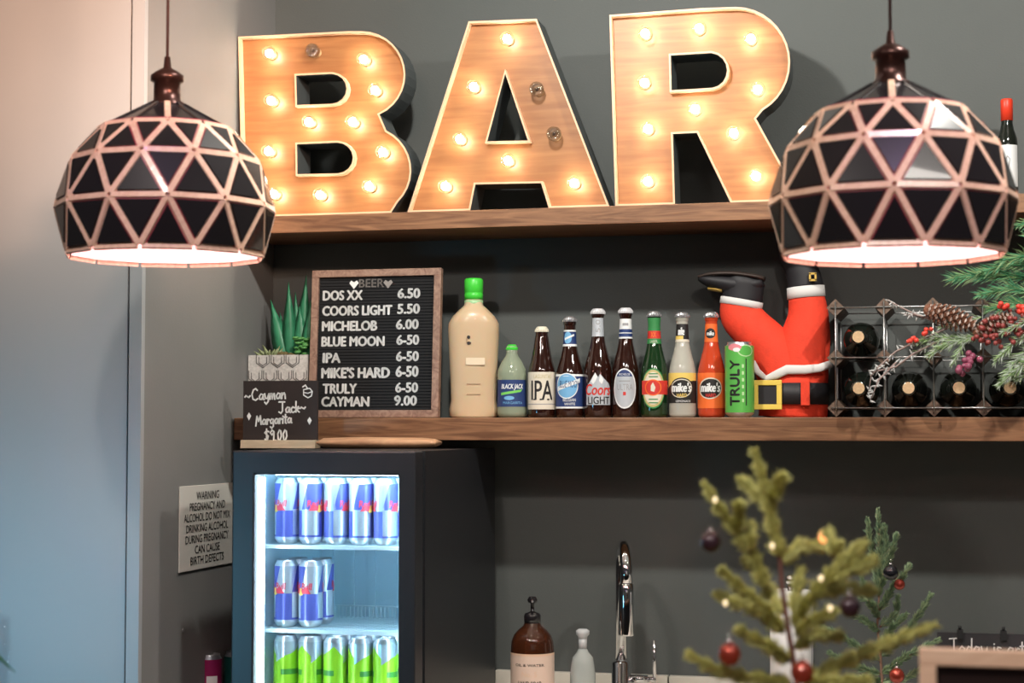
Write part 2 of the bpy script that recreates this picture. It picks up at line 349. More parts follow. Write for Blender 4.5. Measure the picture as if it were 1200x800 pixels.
# ------------------------------------------------------------------ marquee letters
def inset(loop, d):
    n = len(loop); out = []
    for i in range(n):
        p0 = Vector(loop[i-1]); p = Vector(loop[i]); p1 = Vector(loop[(i+1) % n])
        a = (p-p0).normalized(); b = (p1-p).normalized()
        na = Vector((-a.y, a.x)); nb = Vector((-b.y, b.x)); m = (na+nb); m.normalize()
        k = max(.45, m.dot(na)); out.append(tuple(p+m*d/k))
    return out
def ccw(l):
    return sum(l[i-1][0]*l[i][1]-l[i][0]*l[i-1][1] for i in range(len(l))) > 0
bulb_on = mat('bulb_lit', (1, 1, 1), .5, emit=(1, .85, .66), es=80)
bulb_off = mat('bulb_dark', (.12, .07, .05), .3, .5)
glow_glass = clear('bulb_glass', (.86, .92, .97), .5)
YL = yf+.006; DEP = .085; REC = .018
def marquee(name, loops, bulbs, label):
    pts = []
    for lp in loops:
        q = []
        for px, py in lp:
            p = at(px, py, YL); q.append([p.x, p.z])
        pts.append(q)
    zb = min(p[1] for p in pts[0])
    for p in pts[0]:
        if p[1] < zb+.022: p[1] = zu_top
    cx = sum(p[0] for p in pts[0])/len(pts[0])
    t = empty(name, (cx, YL, zu_top), 0, label, 'sign letter', 'lit letters spelling BAR')
    band = MB(); outer_in = []
    for i, q in enumerate(pts):
        lp = [(x-cx, z-zu_top) for x, z in q]
        if ccw(lp) != (i == 0): lp = lp[::-1]      # outer ccw, holes cw -> material always on the left
        inn = inset(lp, .0042); n = len(lp)
        vs = [(a, 0, b) for a, b in lp]+[(a, 0, b) for a, b in inn]+[(a, DEP, b) for a, b in lp]+[(a, REC, b) for a, b in inn]
        f0 = [(k, (k+1) % n, n+(k+1) % n, n+k) for k in range(n)]
        f1 = [(k, (k+1) % n, 2*n+(k+1) % n, 2*n+k) for k in range(n)]
        f2 = [(n+k, n+(k+1) % n, 3*n+(k+1) % n, 3*n+k) for k in range(n)]
        o = len(band.v); band.v += vs
        for fs, mi in ((f0, 0), (f1, 1), (f2, 0)):
            for f in fs: band.f.append(tuple(j+o for j in f)); band.m.append(mi); band.sm.append(False)
        outer_in.append((lp, inn))
    band.build('side_band', [mat('rim_wood', (.78, .50, .32), .45), mat('band_dark', (.07, .08, .08), .5)], t)
    def plate(nm, idx, y0, m):
        bm = bmesh.new(); es = []
        for pr in outer_in:
            vv = [bm.verts.new((a, y0, b)) for a, b in pr[idx]]
            for k in range(len(vv)): es.append(bm.edges.new((vv[k-1], vv[k])))
        bmesh.ops.triangle_fill(bm, edges=es, use_beauty=True)
        for f in bm.faces:
            if f.normal.y > 0: f.normal_flip()
        me = bpy.data.meshes.new(nm); bm.to_mesh(me); bm.free(); me.materials.append(m)
        o = bpy.data.objects.new(nm, me); COL.objects.link(o); o.parent = t; return o
    plate('face', 1, REC, wood_face); plate('back_panel', 0, DEP, mat('band_dark', (.07, .08, .08), .5))
    for px, py, on in bulbs:
        p = at(px, py, YL+REC); lx, lz = p.x-cx, p.z-zu_top
        mb = MB(); rot = []
        pr = [(.0095, 0), (.0095, .008), (.0135, .014), (.0165, .025), (.0150, .034), (.009, .041), (.001, .0435)]
        n = 16; vs = []
        for r, d in pr:
            for k in range(n): a = 2*PI*k/n; vs.append((lx+r*math.cos(a), REC-d, lz+r*math.sin(a)))
        fs = [(i*n+k, i*n+(k+1) % n, (i+1)*n+(k+1) % n, (i+1)*n+k) for i in range(len(pr)-1) for k in range(n)]
        mb.add(vs, fs, 0, True); b = mb.build('bulb', glow_glass, t)
        tag(b, 'lit clear bulb' if on else 'unlit clear bulb')
        mb = MB(); mb.sphere((lx, REC-.024, lz), .0092 if on else .004, 12, 8); mb.build('filament', bulb_on if on else bulb_off, b)
        mb = MB(); vs = []
        for r, d in [(.012, 0), (.012, .002), (.0088, .0035)]:
            for k in range(n): a = 2*PI*k/n; vs.append((lx+r*math.cos(a), REC-d, lz+r*math.sin(a)))
        fs = [(i*n+k, i*n+(k+1) % n, (i+1)*n+(k+1) % n, (i+1)*n+k) for i in range(2) for k in range(n)]
        mb.add(vs, fs, 0, True); mb.build('socket_ring', mat('socket_brass', (.5, .32, .16), .35, .6), b)
    return t
def arc(c, r, a0, a1, n, ry=None):
    ry = ry or r
    return [(c[0]+r*math.cos(math.radians(a0+(a1-a0)*k/n)), c[1]-ry*math.sin(math.radians(a0+(a1-a0)*k/n))) for k in range(n+1)]
Bo = [(279,43),(408,36.5)]+arc((424,87.5),51,90,-66,14,51)+arc((430,199.5),52,64,-90,14,52)+[(324,254),(284,255)]
Bh1 = [(347,88.5),(388,86.5)]+arc((388,104),18,86,-86,8,17.5)+[(348,123)]
Bh2 = [(348,169),(394,167)]+arc((395,185),18.5,88,-86,8,18)+[(348.5,204)]
marquee('marquee_letter', [Bo, Bh1, Bh2], [(320,65,1),(371,62,0),(430,72,1),(322,120,1),(443,108,1),(366,145,1),(417,145,1),(319,179,1),(452,180,1),(436,220,1),(379,230,1),(325,229,1)],
        'large wooden marquee letter B with warm glowing bulbs and one dark bulb')
marquee('marquee_letter', [[(549,25),(629,22),(714,240),(643,242.5),(634,214.5),(557,216),(551,246),(477.5,249)], [(592,86),(618.6,164.5),(571,165.5)]],
        [(597,48,1),(558,104,1),(632,107,0),(542,165,1),(652,159,0),(598,190,1),(525,220,1),(675,216,1)],
        'large wooden marquee letter A with two unlit bulbs on its right leg')
Ro = [(714,17.5),(821.6,9.5),(862,8)]+arc((862,73),64,80,-60,14,65)+[(886,139),(939,233),(856,234),(816.5,155.5),(788.5,157),(791,237.5),(721,239)]
Rh = [(786,65),(833,62)]+arc((832,82.5),20,84,-82,8,20.5)+[(787,105.7)]
marquee('marquee_letter', [Ro, Rh], [(758,42,1),(821,36,1),(881,48,1),(757,99,1),(889,107,1),(816,130,1),(761,153,1),(861,158,1),(761,214,1),(887,208,1)],
        'large wooden marquee letter R with every bulb glowing, nearest the right pendant lamp')
# ------------------------------------------------------------------ pendants
def pendant(px, pyrim, wpx, ydist, label, first=None):
    p = at(px, pyrim, CAM.y+ydist); s = mpp(p)*wpx/2/.19
    if first:
        t = dup(first); t.location = p; t.scale = (s, s, s); tag(t, label); t.rotation_euler.z = math.radians(2.5)
        return t
    t = empty('pendant_lamp', p, YAW+math.radians(12), label, 'lamp', 'faceted pendant lamps hanging over the bar'); t.scale = (s, s, s)
    R = [(.169, 0, 15), (.186, .082, 0), (.162, .159, 15), (.117, .214, 0), (.030, .262, 0)]
    def P(i, k, dr=0):
        r, z, ph = R[i]; a = math.radians(ph+30*k)-PI/2; return Vector(((r+dr)*math.cos(a), (r+dr)*math.sin(a), z))
    inner = mat('shade_inner', (.95, .72, .70), .6)
    def panel(a, b, c, name='panel'):
        n = (b-a).cross(c-a).normalized(); ce = (a+b+c)/3
        if n.dot(Vector((ce.x, ce.y, .0))+Vector((0, 0, .01))) < 0: n = -n
        ir = ((b-a).cross(c-a).length)/((b-a).length+(c-b).length+(a-c).length)
        inc = (a*(c-b).length+b*(a-c).length+c*(b-a).length)/((b-a).length+(c-b).length+(a-c).length)
        tri = [x+(inc-x)*(.0072/ir)+n*.0045 for x in (a, b, c)]; mb = MB()
        mb.add(tri, [(0, 1, 2)], 0); mb.add([x-n*.0055 for x in tri], [(0, 1, 2)], 1)
        mb.add([x-n*.0045 for x in (a, b, c)], [(0, 1, 2)], 1); vs = tri+[x-n*.0055 for x in tri]; mb.add(vs, [(0,1,4,3),(1,2,5,4),(2,0,3,5)], 0)
        me = mb.build(name, [black_gloss, inner], t); return me
    def strut(a, b, dark=False, bare=False):
        out = ((a+b)/2); out.z = .04; out.normalize(); d = (b-a).normalized(); s_ = d.cross(out).normalized(); o_ = s_.cross(d).normalized()
        if o_.dot(out) < 0: o_ = -o_
        a = a+d*.003; b = b-d*.003; mb = MB()
        def bar(w0, h0, h1, mi):
            vs = [];
            for q in (a, b):
                vs += [q-s_*w0+o_*h0, q+s_*w0+o_*h0, q+s_*w0*.75+o_*h1, q-s_*w0*.75+o_*h1]
            mb.add(vs, [(0,1,5,4),(1,2,6,5),(2,3,7,6),(3,0,4,7),(3,2,1,0),(4,5,6,7)], mi)
        if not bare and not dark: bar(.0094, -.0032, -.0015, 1)  # wider red strip: light leaking past the panel edges, put into its colour
        bar(.0060 if not dark else .003, -.0015, .0026, 0)
        return mb.build('strut', [black_gloss if dark else wood_strut, mat('strut_leak_glow', (.42, .05, .08), .4)], t)
    protos = []
    for lo in range(3):
        hi = lo+1
        up = (R[lo][2] == 15)
        # lower ring edge k -> k+1, apex in the upper ring
        ap = 1 if up else 0
        protos += [panel(P(lo, 0), P(lo, 1), P(hi, ap)), panel(P(hi, ap), P(hi, ap+1), P(lo, 1))]
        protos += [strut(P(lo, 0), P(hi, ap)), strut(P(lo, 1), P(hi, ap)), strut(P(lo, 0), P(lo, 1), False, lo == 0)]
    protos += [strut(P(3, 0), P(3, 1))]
    tp = MB(); a, b, c, d = P(3, 0), P(3, 1), P(4, 1), P(4, 0); q = [a, b, c, d]; qi = [x*.965 for x in q]
    tp.add(q, [(0,1,2,3)], 0); tp.add(qi, [(3,2,1,0)], 1); protos.append(tp.build('panel', [black_gloss, inner], t))
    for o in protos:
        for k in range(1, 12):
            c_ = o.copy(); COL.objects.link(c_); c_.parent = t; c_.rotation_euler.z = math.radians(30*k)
    o = strut(P(3, 0), P(4, 0))
    o = strut(P(3, 1), P(4, 1), True); c_ = o
    for k in range(1, 11):
        c_ = o.copy(); COL.objects.link(c_); c_.parent = t; c_.rotation_euler.z = math.radians(30*k)
    mb = MB(); mb.lathe([(.033, .252), (.034, .262), (.0235, .268), (.0225, .300), (.0285, .302), (.0285, .312), (.018, .320), (.007, .326), (.005, .345), (.002, .346)], 24)
    mb.build('socket', bronze, t)
    mb = MB(); mb.tube([(0, 0, .340), (0, 0, 1.2)], .0026, 6); mb.build('cord', mat('cord_brown', (.06, .03, .028), .6), t)
    mb = MB(); mb.sphere((0, 0, .155), .032, 16, 10, sq=(1, 1, 1.15)); mb.lathe([(.014, .18), (.014, .25)], 12)
    mb.build('bulb', mat('pendant_bulb', (1, 1, 1), .5, emit=(1, .80, .80), es=65), t)
    return t
pl = pendant(194, 299, 258, 2.77, 'black faceted pendant lamp with wooden struts overlapping the letter B')
pr_ = pendant(1046, 297, 290, 2.72, 'black faceted pendant lamp with wooden struts overlapping the letter R', pl)
# ------------------------------------------------------------------ letter board
def P2(px, py, y, t): q = at(px, py, y)-t.location; return (q.x, q.z)
txt_w = mat('letter_white', (.85, .85, .83), .5)
tl = at(365, 317, -.16); br = at(516, 488, -.16)
W = br.x-tl.x; H = tl.z-zs_top
t = empty('letter_board', ((tl.x+br.x)/2, -.17, zs_top+.0008), 0, 'wood framed black letter board listing beer prices, on the middle shelf', 'menu board')
t.rotation_euler = (math.radians(-4), 0, 0)
fw = .0165; hw = W/2
for a, b in (((-hw, -.009, 0), (hw, .009, fw)), ((-hw, -.009, H-fw), (hw, .009, H)), ((-hw, -.009, fw), (-hw+fw, .009, H-fw)), ((hw-fw, -.009, fw), (hw, .009, H-fw))):
    mb = MB(); mb.box(a, b); mb.build('frame_rail', wood_frame, t, .001)
mb = MB(); mb.box((-hw+fw, 0, fw), (hw-fw, .006, H-fw))
nr = 44
for k in range(nr):
    z = fw+(H-2*fw)*(k+.2)/nr; mb.box((-hw+fw, -.002, z), (hw-fw, 0, z+(H-2*fw)/nr*.6))
tag(mb.build('felt_panel', mat('felt', (.012, .012, .013), .9), t), 'ribbed black felt panel')
fl = Flat([txt_w, mat('letter_grey', (.30, .27, .25), .6)])
def bx(x0, y0, x1, y1):   # board print in photo-measured fractions of the board
    f = lambda x, y: (-hw+(x-365)/151*W, H*(489-y)/172)
    a = f(x0, y1); b = f(x1, y0); return a[0], a[1], b[0], b[1]
fl.text('BEER', *bx(420, 328, 449, 337.5), 1, 1, bold=.02)
for hx in (414, 454):
    a = bx(hx-5.5, 328.5, hx+5.5, 339); cx, cz = (a[0]+a[2])/2, (a[1]+a[3])/2; r = (a[2]-a[0])/2
    fl.poly([(cx, cz-r), (cx+r, cz+r*.25), (cx+r*.6, cz+r*.8), (cx, cz+r*.4), (cx-r*.6, cz+r*.8), (cx-r, cz+r*.25)], 0 if hx == 414 else 1, 1)
for s_, x0, y0, x1, y1, pr, qx in (('DOS XX',378,341,424,352,'6.50',466), ('COORS LIGHT',378,359,459,370,'5.50',466), ('MICHELOB',378,377,442,388,'6.00',465),
        ('BLUE MOON',378,395,451,406,'6-50',466), ('IPA',380,414,400,425,'6-50',466), ("MIKE'S HARD",379,431,458,443,'6-50',466), ('TRULY',381,450,420,461,'6-50',466), ('CAYMAN',380,465,435,476,'9.00',465)):
    fl.text(s_, *bx(x0, y0, x1, y1), 0, 1, bold=.065); fl.text(pr, *bx(qx, y0-1, qx+25, y1-1), 0, 1, bold=.06)
fl.lay('lettering', t, (0, -.0022, 0))
# ------------------------------------------------------------------ chalk sign in front, light wood board
ft = 1.503
y = -.315
a = at(286, 524, y); b = at(372, 446, y); W = b.x-a.x; H = b.z-ft
t = empty('chalk_sign', ((a.x+b.x)/2, y, ft+.0005), math.radians(3), 'small handwritten black margarita price sign in a pale wooden base on the fridge', 'sign')
mb = MB(); mb.box((-W/2, -.02, 0), (W/2, .02, .018)); mb.build('base', wood_pale, t, .001)
mb = MB(); mb.box((-W/2, -.003, .018), (W/2, .003, H)); mb.build('board', mat('chalk_black', (.030, .020, .018), .7), t)
fl = Flat([txt_w]); k = W/86; Z0 = H
def hp(px, py): return (-W/2+(px-286)*k, H-(py-446)*k)
for s_, px, py, h, sx, sl in (('~Cayman', 288, 468, 13, .95, .05), ('Jack~', 327, 482, 12.5, .95, .06), ('Margarita', 301, 495, 11.5, .92, .06), ('$9.00', 311, 512, 12, 1.05, 0)):
    u, v = hp(px, py); hand(fl, s_, u, v, h*k, 0, 1.75*k, 1, sx, sl)
for px, py in ((293, 485), (363, 490)):
    u, v = hp(px, py); fl.poly([(u, v+4*k), (u+2.6*k, v), (u, v-5*k), (u-2.6*k, v)], 0, 1)
u, v = hp(361, 459)
fl.stroke([(u-6*k, v+6*k), (u-3*k, v+8*k), (u-1*k, v+5*k)], 1.6*k, 0)
fl.stroke([(u-5*k, v+3*k), (u+2*k, v+4.5*k), (u+5*k, v+1*k), (u+4*k, v-4*k), (u, v-6*k), (u-5*k, v-3*k), (u-5*k, v+3*k)], 1.3*k, 0); fl.stroke([(u-5*k, v), (u, v-1*k), (u+5*k, v+1*k)], 1.2*k, 0)
fl.lay('chalk_writing', t, (0, -.0032, 0))
a = at(376, 521, y); b = at(514, 509, y)
t = empty('wooden_tray', ((a.x+b.x)/2, y+.0, ft+.0005), math.radians(-1), 'narrow pale reddish wooden board lying on the fridge below the letter board', 'board')
L = (b.x-a.x)/2; mb = MB(); rings = []
for xx, r in ((-L, .006), (-L+.008, .0105), (-L*.5, .0125), (0, .0125), (L*.7, .0115), (L-.008, .009), (L, .005)):
    rings.append([(xx, .030*math.cos(g), .0125+r*math.sin(g)) for g in [2*PI*k/12+.26 for k in range(12)]])
mb.loft(rings); mb.build('plank', wood_light, t)
# ------------------------------------------------------------------ succulent planter
a = at(298, 417, -.13); b = at(367, 446, -.13); W = b.x-a.x; PH = a.z-zs_top
t = empty('succulent_planter', ((a.x+b.x)/2-.002, -.10, zs_top+.0005), 0, 'white patterned square planter of green succulents left of the letter board', 'plant')
px0 = t.location.x
mb = MB(); h = W/2
mb.add([(-h,-h*.85,0),(h,-h*.85,0),(h,h*.85,0),(-h,h*.85,0),(-h,-h*.85,PH),(h,-h*.85,PH),(h,h*.85,PH),(-h,h*.85,PH)], [(0,3,2,1),(0,1,5,4),(1,2,6,5),(2,3,7,6),(3,0,4,7)])
i_ = h-.006; mb.add([(-h,-h*.85,PH),(h,-h*.85,PH),(h,h*.85,PH),(-h,h*.85,PH),(-i_,-i_*.83,PH),(i_,-i_*.83,PH),(i_,i_*.83,PH),(-i_,i_*.83,PH)], [(0,1,5,4),(1,2,6,5),(2,3,7,6),(3,0,4,7)])
mb.box((-i_, -i_*.83, PH-.02), (i_, i_*.83, PH-.012)); mb.build('pot', mat('pot_white', (.62, .58, .54), .6, noise=.15, nscale=200), t)
fl = Flat([mat('pot_line', (.08, .07, .07), .7)])
for row in range(3):
    for c in range(5):
        for sc_, o_ in ((1, 0), (.6, 0)):
            cx = -h+h*.5*c+(.25*h if row % 2 else 0); cz = PH-.012-row*.036; r = .016*sc_
            hexa = [(cx-r, cz+.012*sc_), (cx-r, cz-.006), (cx, cz-.006-.011*sc_), (cx+r, cz-.006), (cx+r, cz+.012*sc_)]
            if cx-r > -h and cx+r < h and cz-.02 > 0: fl.stroke(hexa, .0016, 0)
fl.lay('line_pattern', t, (0, -h*.85-.0005, 0))
mb = MB()
def blade(mb, base, tip, w_, curve=(0,0,0), n=6, thick=.35, mi=0):
    base = Vector(base); tip = Vector(tip); ax = tip-base; side = ax.cross(Vector((0, 1, 0))).normalized(); ny = side.cross(ax).normalized(); rg = []
    for i in range(n+1):
        f = i/n; c = base+ax*f+Vector(curve)*math.sin(PI*f)*.5; ww = w_*(math.sin(PI*min(1, f*.62+.32)))*(1-f**3)+.0004
        rg.append([c+side*ww, c+ny*ww*thick, c-side*ww, c-ny*ww*thick])
    mb.loft(rg, mi)
def bl(px, py, w_, bpx, yy=0, dy=0):
    q = at(px, py, t.location.y+yy+dy)-t.location; b_ = at(bpx, 415, t.location.y+yy)-t.location
    blade(mb, (b_.x, yy, PH-.012), (q.x, yy+dy, q.z), w_)
for q in ((338, 330, .019, 340, 0, 0), (359, 322, .021, 352, .01, 0), (346, 342, .016, 349, .02, .01), (317, 351, .022, 334, .0, .01), (351, 358, .024, 353, .0, .0), (328, 366, .018, 336, .02, .02), (364, 352, .016, 358, -.01, 0)): bl(*q)
tag(mb.build('aloe', mat('aloe_green', (.04, .24, .12), .4, noise=.2, nscale=30), t), 'tall dark green aloe blades')
mb = MB()
for k in range(34):
    a_ = random.uniform(0, 2*PI); e = random.uniform(.25, 1.2); L_ = random.uniform(.026, .042); b_ = (-h*.52+random.uniform(-.008, .008), -.02+random.uniform(-.01, .01), PH-.01)
    blade(mb, b_, (b_[0]+L_*math.cos(a_)*math.cos(e), b_[1]+L_*math.sin(a_)*math.cos(e), b_[2]+L_*math.sin(e)), .0055, n=3)
tag(mb.build('pale_succulent', mat('succ_pale', (.30, .34, .17), .5), t), 'pale green spiky rosettes')
mb = MB()
for k in range(30):
    a_ = random.uniform(0, 2*PI); c = (h*.62+random.uniform(-.016, .012), -.022+random.uniform(-.012, .012), PH+random.uniform(-.002, .042))
    mb.sphere(c, random.uniform(.005, .0075), 8, 5, sq=(1.3, 1, .5))
tag(mb.build('jade_leaves', mat('jade', (.12, .36, .10), .4), t), 'bright round green leaves')
mb = MB()
for k in range(26): mb.sphere((random.uniform(-.012, .022), -.02+random.uniform(-.012, .012), PH-.004+random.uniform(0, .010)), random.uniform(.004, .007), 7, 5)
tag(mb.build('moss', mat('moss', (.16, .12, .05), .9), t), 'brown green moss')
# ------------------------------------------------------------------ bottles on the shelf
YB = -.135
def brown(nm, c, tr): return mat(nm, c, .07, trans=tr, ior=1.5, coat=1)
g_brown = brown('brown_glass', (.028, .007, .004), .25)
g_green = brown('green_glass', (.008, .045, .012), .35)
g_lemon = mat('lemon_liquid', (.82, .80, .70), .08, trans=.5, ior=1.35, coat=.6)
g_orange = mat('orange_liquid', (.80, .09, .03), .10, trans=.35, ior=1.35, coat=.6)
capm = {'cream': mat('cap_cream', (.75, .70, .55), .4), 'silver': mat('cap_silver', (.65, .65, .67), .25, .8), 'white': mat('cap_white', (.7, .7, .72), .3, .2)}
def bottle(px, top, wpx, label, gm, cap, prof=None, neck=.0135, shoulder=None):
    p = at(px, 489, YB); s = mpp(p); p.z = zs_top+.0006
    Hh = (at(px, top, YB).z-zs_top); r = wpx*s/2*.975
    t = empty('drink_bottle', p, face_cam(p), label, 'bottle', 'drinks lined up on the middle shelf')
    zsh = Hh*(shoulder or .46); rn = neck
    pr = [(r*.85, 0), (r*.97, .004), (r, .008), (r, zsh)]
    for k in range(1, 9):
        f = k/8; e = (math.cos(PI*f**.85)+1)/2; pr.append((rn*1.02+(r-rn*1.02)*e, zsh+(Hh*.80-zsh)*f))
    pr += [(rn*.95, Hh*.90), (rn*.93, Hh-.020), (rn*1.06, Hh-.018), (rn*1.06, Hh-.009), (rn*.85, Hh-.006)]
    if prof: pr = prof(r, Hh)
    mb = MB(); mb.lathe(pr, 32); mb.build('glass_body', gm, t)
    cm = MB(); c = [(rn*1.18, Hh-.012), (rn*1.20, Hh-.008), (rn*1.05, Hh-.003), (rn*.8, Hh)]
    n = 42; vs = []
    for i, (rr, z) in enumerate(c):
        for k in range(n): a = 2*PI*k/n; q = rr*(1+(.06 if (k % 2 and i < 2) else 0)); vs.append((q*math.cos(a), q*math.sin(a), z))
    cm.add(vs, [(i*n+k, i*n+(k+1) % n, (i+1)*n+(k+1) % n, (i+1)*n+k) for i in range(len(c)-1) for k in range(n)]+[tuple(3*n+k for k in range(n)), tuple(range(n-1, -1, -1))], 0)
    cm.build('bottle_cap', capm[cap], t)
    rf = prof_r(pr); f = lambda py: Hh*(488.5-py)/(488.5-top)
    return t, rf, f, r, s
c_cream = mat('lb_cream', (.72, .66, .54), .6); c_blk = mat('lb_black', (.02, .018, .018), .5); c_wht = mat('lb_white', (.80, .82, .82), .5)
c_blue = mat('lb_sky', (.17, .42, .68), .5); c_navy = mat('lb_navy', (.02, .045, .16), .5); c_red = mat('lb_red', (.62, .04, .03), .5)
c_sil = mat('lb_silver', (.52, .56, .60), .35, .2); c_yel = mat('lb_yellow', (.80, .58, .14), .5); c_org = mat('lb_orange', (.85, .16, .03), .5)
c_grn = mat('lb_green', (.04, .24, .07), .5); c_gold = mat('lb_gold', (.55, .45, .2), .4); c_gry = mat('lb_grey', (.33, .33, .34), .5); c_lime = mat('lb_lime', (.20, .62, .12), .45)
ALLM = [c_cream, c_blk, c_wht, c_blue, c_navy, c_red, c_sil, c_yel, c_org, c_grn, c_gold, c_gry, c_lime]
CR, BK, WH, SK, NV, RD, SL, YE, OR, GN, GD, GY, LM = range(13)
# 1 tall margarita bottle (flattened flask)
p = at(555, 489, YB); s = mpp(p); p.z = zs_top+.0006
t = empty('drink_bottle', p, face_cam(p), 'tall frosted beige margarita bottle with a bright green screw cap', 'bottle', 'drinks lined up on the middle shelf')
def fz(py): return (488.5-py)*s
mb = MB(); rings = []
for py, wd in ((488.5, 25), (486, 28), (478, 28.5), (468, 26.5), (440, 27.5), (400, 29.5), (385, 30), (378, 29.5), (370, 25), (362, 17), (357, 11.5), (352, 10), (345, 9.5)):
    a_ = wd*s; b_ = min(a_, 21*s) if wd > 12 else a_
    rings.append([(a_*math.copysign(abs(math.cos(g))**.8, math.cos(g)), b_*math.copysign(abs(math.sin(g))**.8, math.sin(g)), fz(py)) for g in [2*PI*k/36 for k in range(36)]])
mb.loft(rings); mb.build('glass_body', mat('frosted_beige', (.70, .51, .32), .3, sss=.2, trans=.1, coat=.3, noise=.03, nscale=8), t)
mb = MB(); mb.lathe([(10.8*s, fz(350)), (11*s, fz(343)), (10.2*s, fz(342.4)), (11*s, fz(341.5)), (11*s, fz(327)), (9.5*s, fz(325))], 24); mb.build('screw_cap', mat('cap_green', (.06, .62, .05), .35), t)
mb = MB(); mb.lathe([(11*s, fz(357)), (11*s, fz(351))], 24); mb.build('cap_collar', mat('collar_green', (.35, .60, .30), .3), t)
fl = Flat([mat('emb_pale', (.80, .66, .47), .5), mat('emb_brown', (.42, .28, .17), .5), c_blk]); yq = -21*s-.0006
fl.rect(-9*s, fz(427), 13*s, fz(419), 0, 1); fl.rect(-7*s, fz(428), 13*s, fz(427), 1, 1)
for py in (449, 461): fl.rect(-8*s, fz(py+1), 8*s, fz(py), 1, 1)
fl.ell(-6*s, fz(395), 2*s, 2*s, 2, 1, 12); fl.ell(-5.5*s, fz(402), 2.6*s, 1.8*s, 2, 1, 12); fl.ell(-8*s, fz(399), 1*s, 3*s, 1, 1, 12)
tag(fl.lay('lettering', t, (0, yq, 0)), kind='stuff')  # printed marks only: pale bar, lines and dots, no letters
# 2 small pet bottle with blue label
def pf(r, H): return [(r*.8, 0), (r*.98, .005), (r, .012), (r*.96, H*.30), (r*.96, H*.52), (r, H*.58), (r*.93, H*.66), (r*.72, H*.76), (r*.45, H*.84), (r*.38, H*.88), (r*.36, H-.004), (r*.3, H-.003)]
t, rf, f, r, s = bottle(600, 404, 36, 'small pale green plastic bottle with blue label and green cap', mat('pale_liquid', (.50, .58, .42), .08, trans=.5, ior=1.34, coat=.5), 'cream', pf, neck=.0105)
for ch in t.children:
    if ch.name.startswith('bottle_cap'): ch.data.materials[0] = MATS['cap_green']
fl = Flat(ALLM); fl.rect(-r*1.5, f(476), r*1.5, f(445), NV)
fl.text('BLACK JACK', -r*.75, f(457), r*.8, f(450), WH, 2, .2, .03).poly([(-r*.8, f(463)), (r*.6, f(459)), (r*.75, f(456)), (-r*.8, f(460))], LM, 1)
fl.ell(-r*.2, f(466), r*.35, 2.4*s, SK, 1).text('MARGARITA', -r*.6, f(473), r*.7, f(470), SK, 2)
fl.wrap('label', t, rf)
# 3 IPA stubby
def pf(r, H): return [(r*.85, 0), (r*.98, .004), (r, .008), (r, H*.50), (r*.96, H*.54), (r*.80, H*.62), (r*.62, H*.76), (r*.50, H*.88), (r*.44, H-.016), (r*.48, H-.012), (r*.4, H-.006)]
t, rf, f, r, s = bottle(635, 383, 33, 'short brown bottle with cream IPA label and cream cap', g_brown, 'cream', pf, neck=.0125)
fl = Flat(ALLM); fl.rect(-r*1.5, f(479), r*1.5, f(436), CR); fl.text('IPA', -r*.82, f(468), r*.82, f(446), BK, 1, 0, .015)
for xx in (-.62, -.12, .42): fl.rect(r*xx-.001, f(468.5), r*xx+.0045, f(466.8), BK, 1)
fl.text('LAGUNITAS', -r*.6, f(443.5), r*.7, f(439), GD, 1); fl.rect(-r*1.5, f(473.5), r*1.5, f(472.5), GY, 1); fl.wrap('label', t, rf)
# 4 blue moon
t, rf, f, r, s = bottle(668, 371, 34, 'brown beer bottle with navy label showing a pale blue moon', g_brown, 'silver', shoulder=.40)
fl = Flat(ALLM); fl.rect(-r*1.5, f(476), r*1.5, f(440), NV); fl.rect(-r*1.5, f(478), r*1.5, f(476), WH, 1); fl.rect(-r*1.5, f(441), r*1.5, f(438.5), WH, 1)
fl.ell(-r*.25, f(452), r*.85, 15*s, WH, 1).ell(-r*.25, f(452), r*.78, 13.8*s, SK, 2)
fl.poly([(-r*.95, f(458)), (r*.75, f(448)), (r*.75, f(443)), (-r*.95, f(453))], WH, 3)
fl.text('BLUE MOON', -r*.8, f(454), r*.7, f(446), NV, 4, .3); fl.text('BELGIAN', -r*.5, f(470), r*.4, f(466.5), WH, 4, 0, .02); fl.text('WHITE', -r*.4, f(474.5), r*.35, f(471.5), WH, 4, 0, .02)
fl.wrap('label', t, rf)
fl = Flat(ALLM); w_ = .020; fl.rect(-w_, f(406), w_, f(387), NV); fl.rect(-w_, f(406), w_, f(403.5), WH, 1); fl.rect(-w_, f(389), w_, f(387), WH, 1); fl.ell(-.005, f(396), .009, 7*s, SK, 1); fl.poly([(-.012, f(399)), (.010, f(394)), (.010, f(391.5)), (-.012, f(396.5))], WH, 2)
fl.wrap('neck_label', t, rf, du=.003)
# 5 coors
t, rf, f, r, s = bottle(701, 362, 34, 'brown beer bottle with a white mountain label and red script', g_brown, 'white', shoulder=.42)
fl = Flat(ALLM); fl.poly([(-r*.95, f(474)), (r*.98, f(474)), (r*.98, f(455)), (r*.8, f(449)), (r*.45, f(444)), (r*.15, f(438)), (r*.0, f(442)), (-r*.2, f(436.5)), (-r*.6, f(447)), (-r*.95, f(454))], SL)
fl.poly([(-r*.2, f(437)), (-r*.05, f(441.5)), (-r*.2, f(447)), (-r*.35, f(450)), (-r*.55, f(447))], WH, 1); fl.poly([(r*.15, f(439)), (r*.4, f(445)), (r*.25, f(450)), (r*.05, f(446))], WH, 1)
fl.text('Coors', -r*.95, f(462.5), r*.95, f(450), RD, 2, .2, .03); fl.text('LIGHT', -r*.75, f(473), r*.85, f(464.5), BK, 2, 0, .02); fl.wrap('label', t, rf)
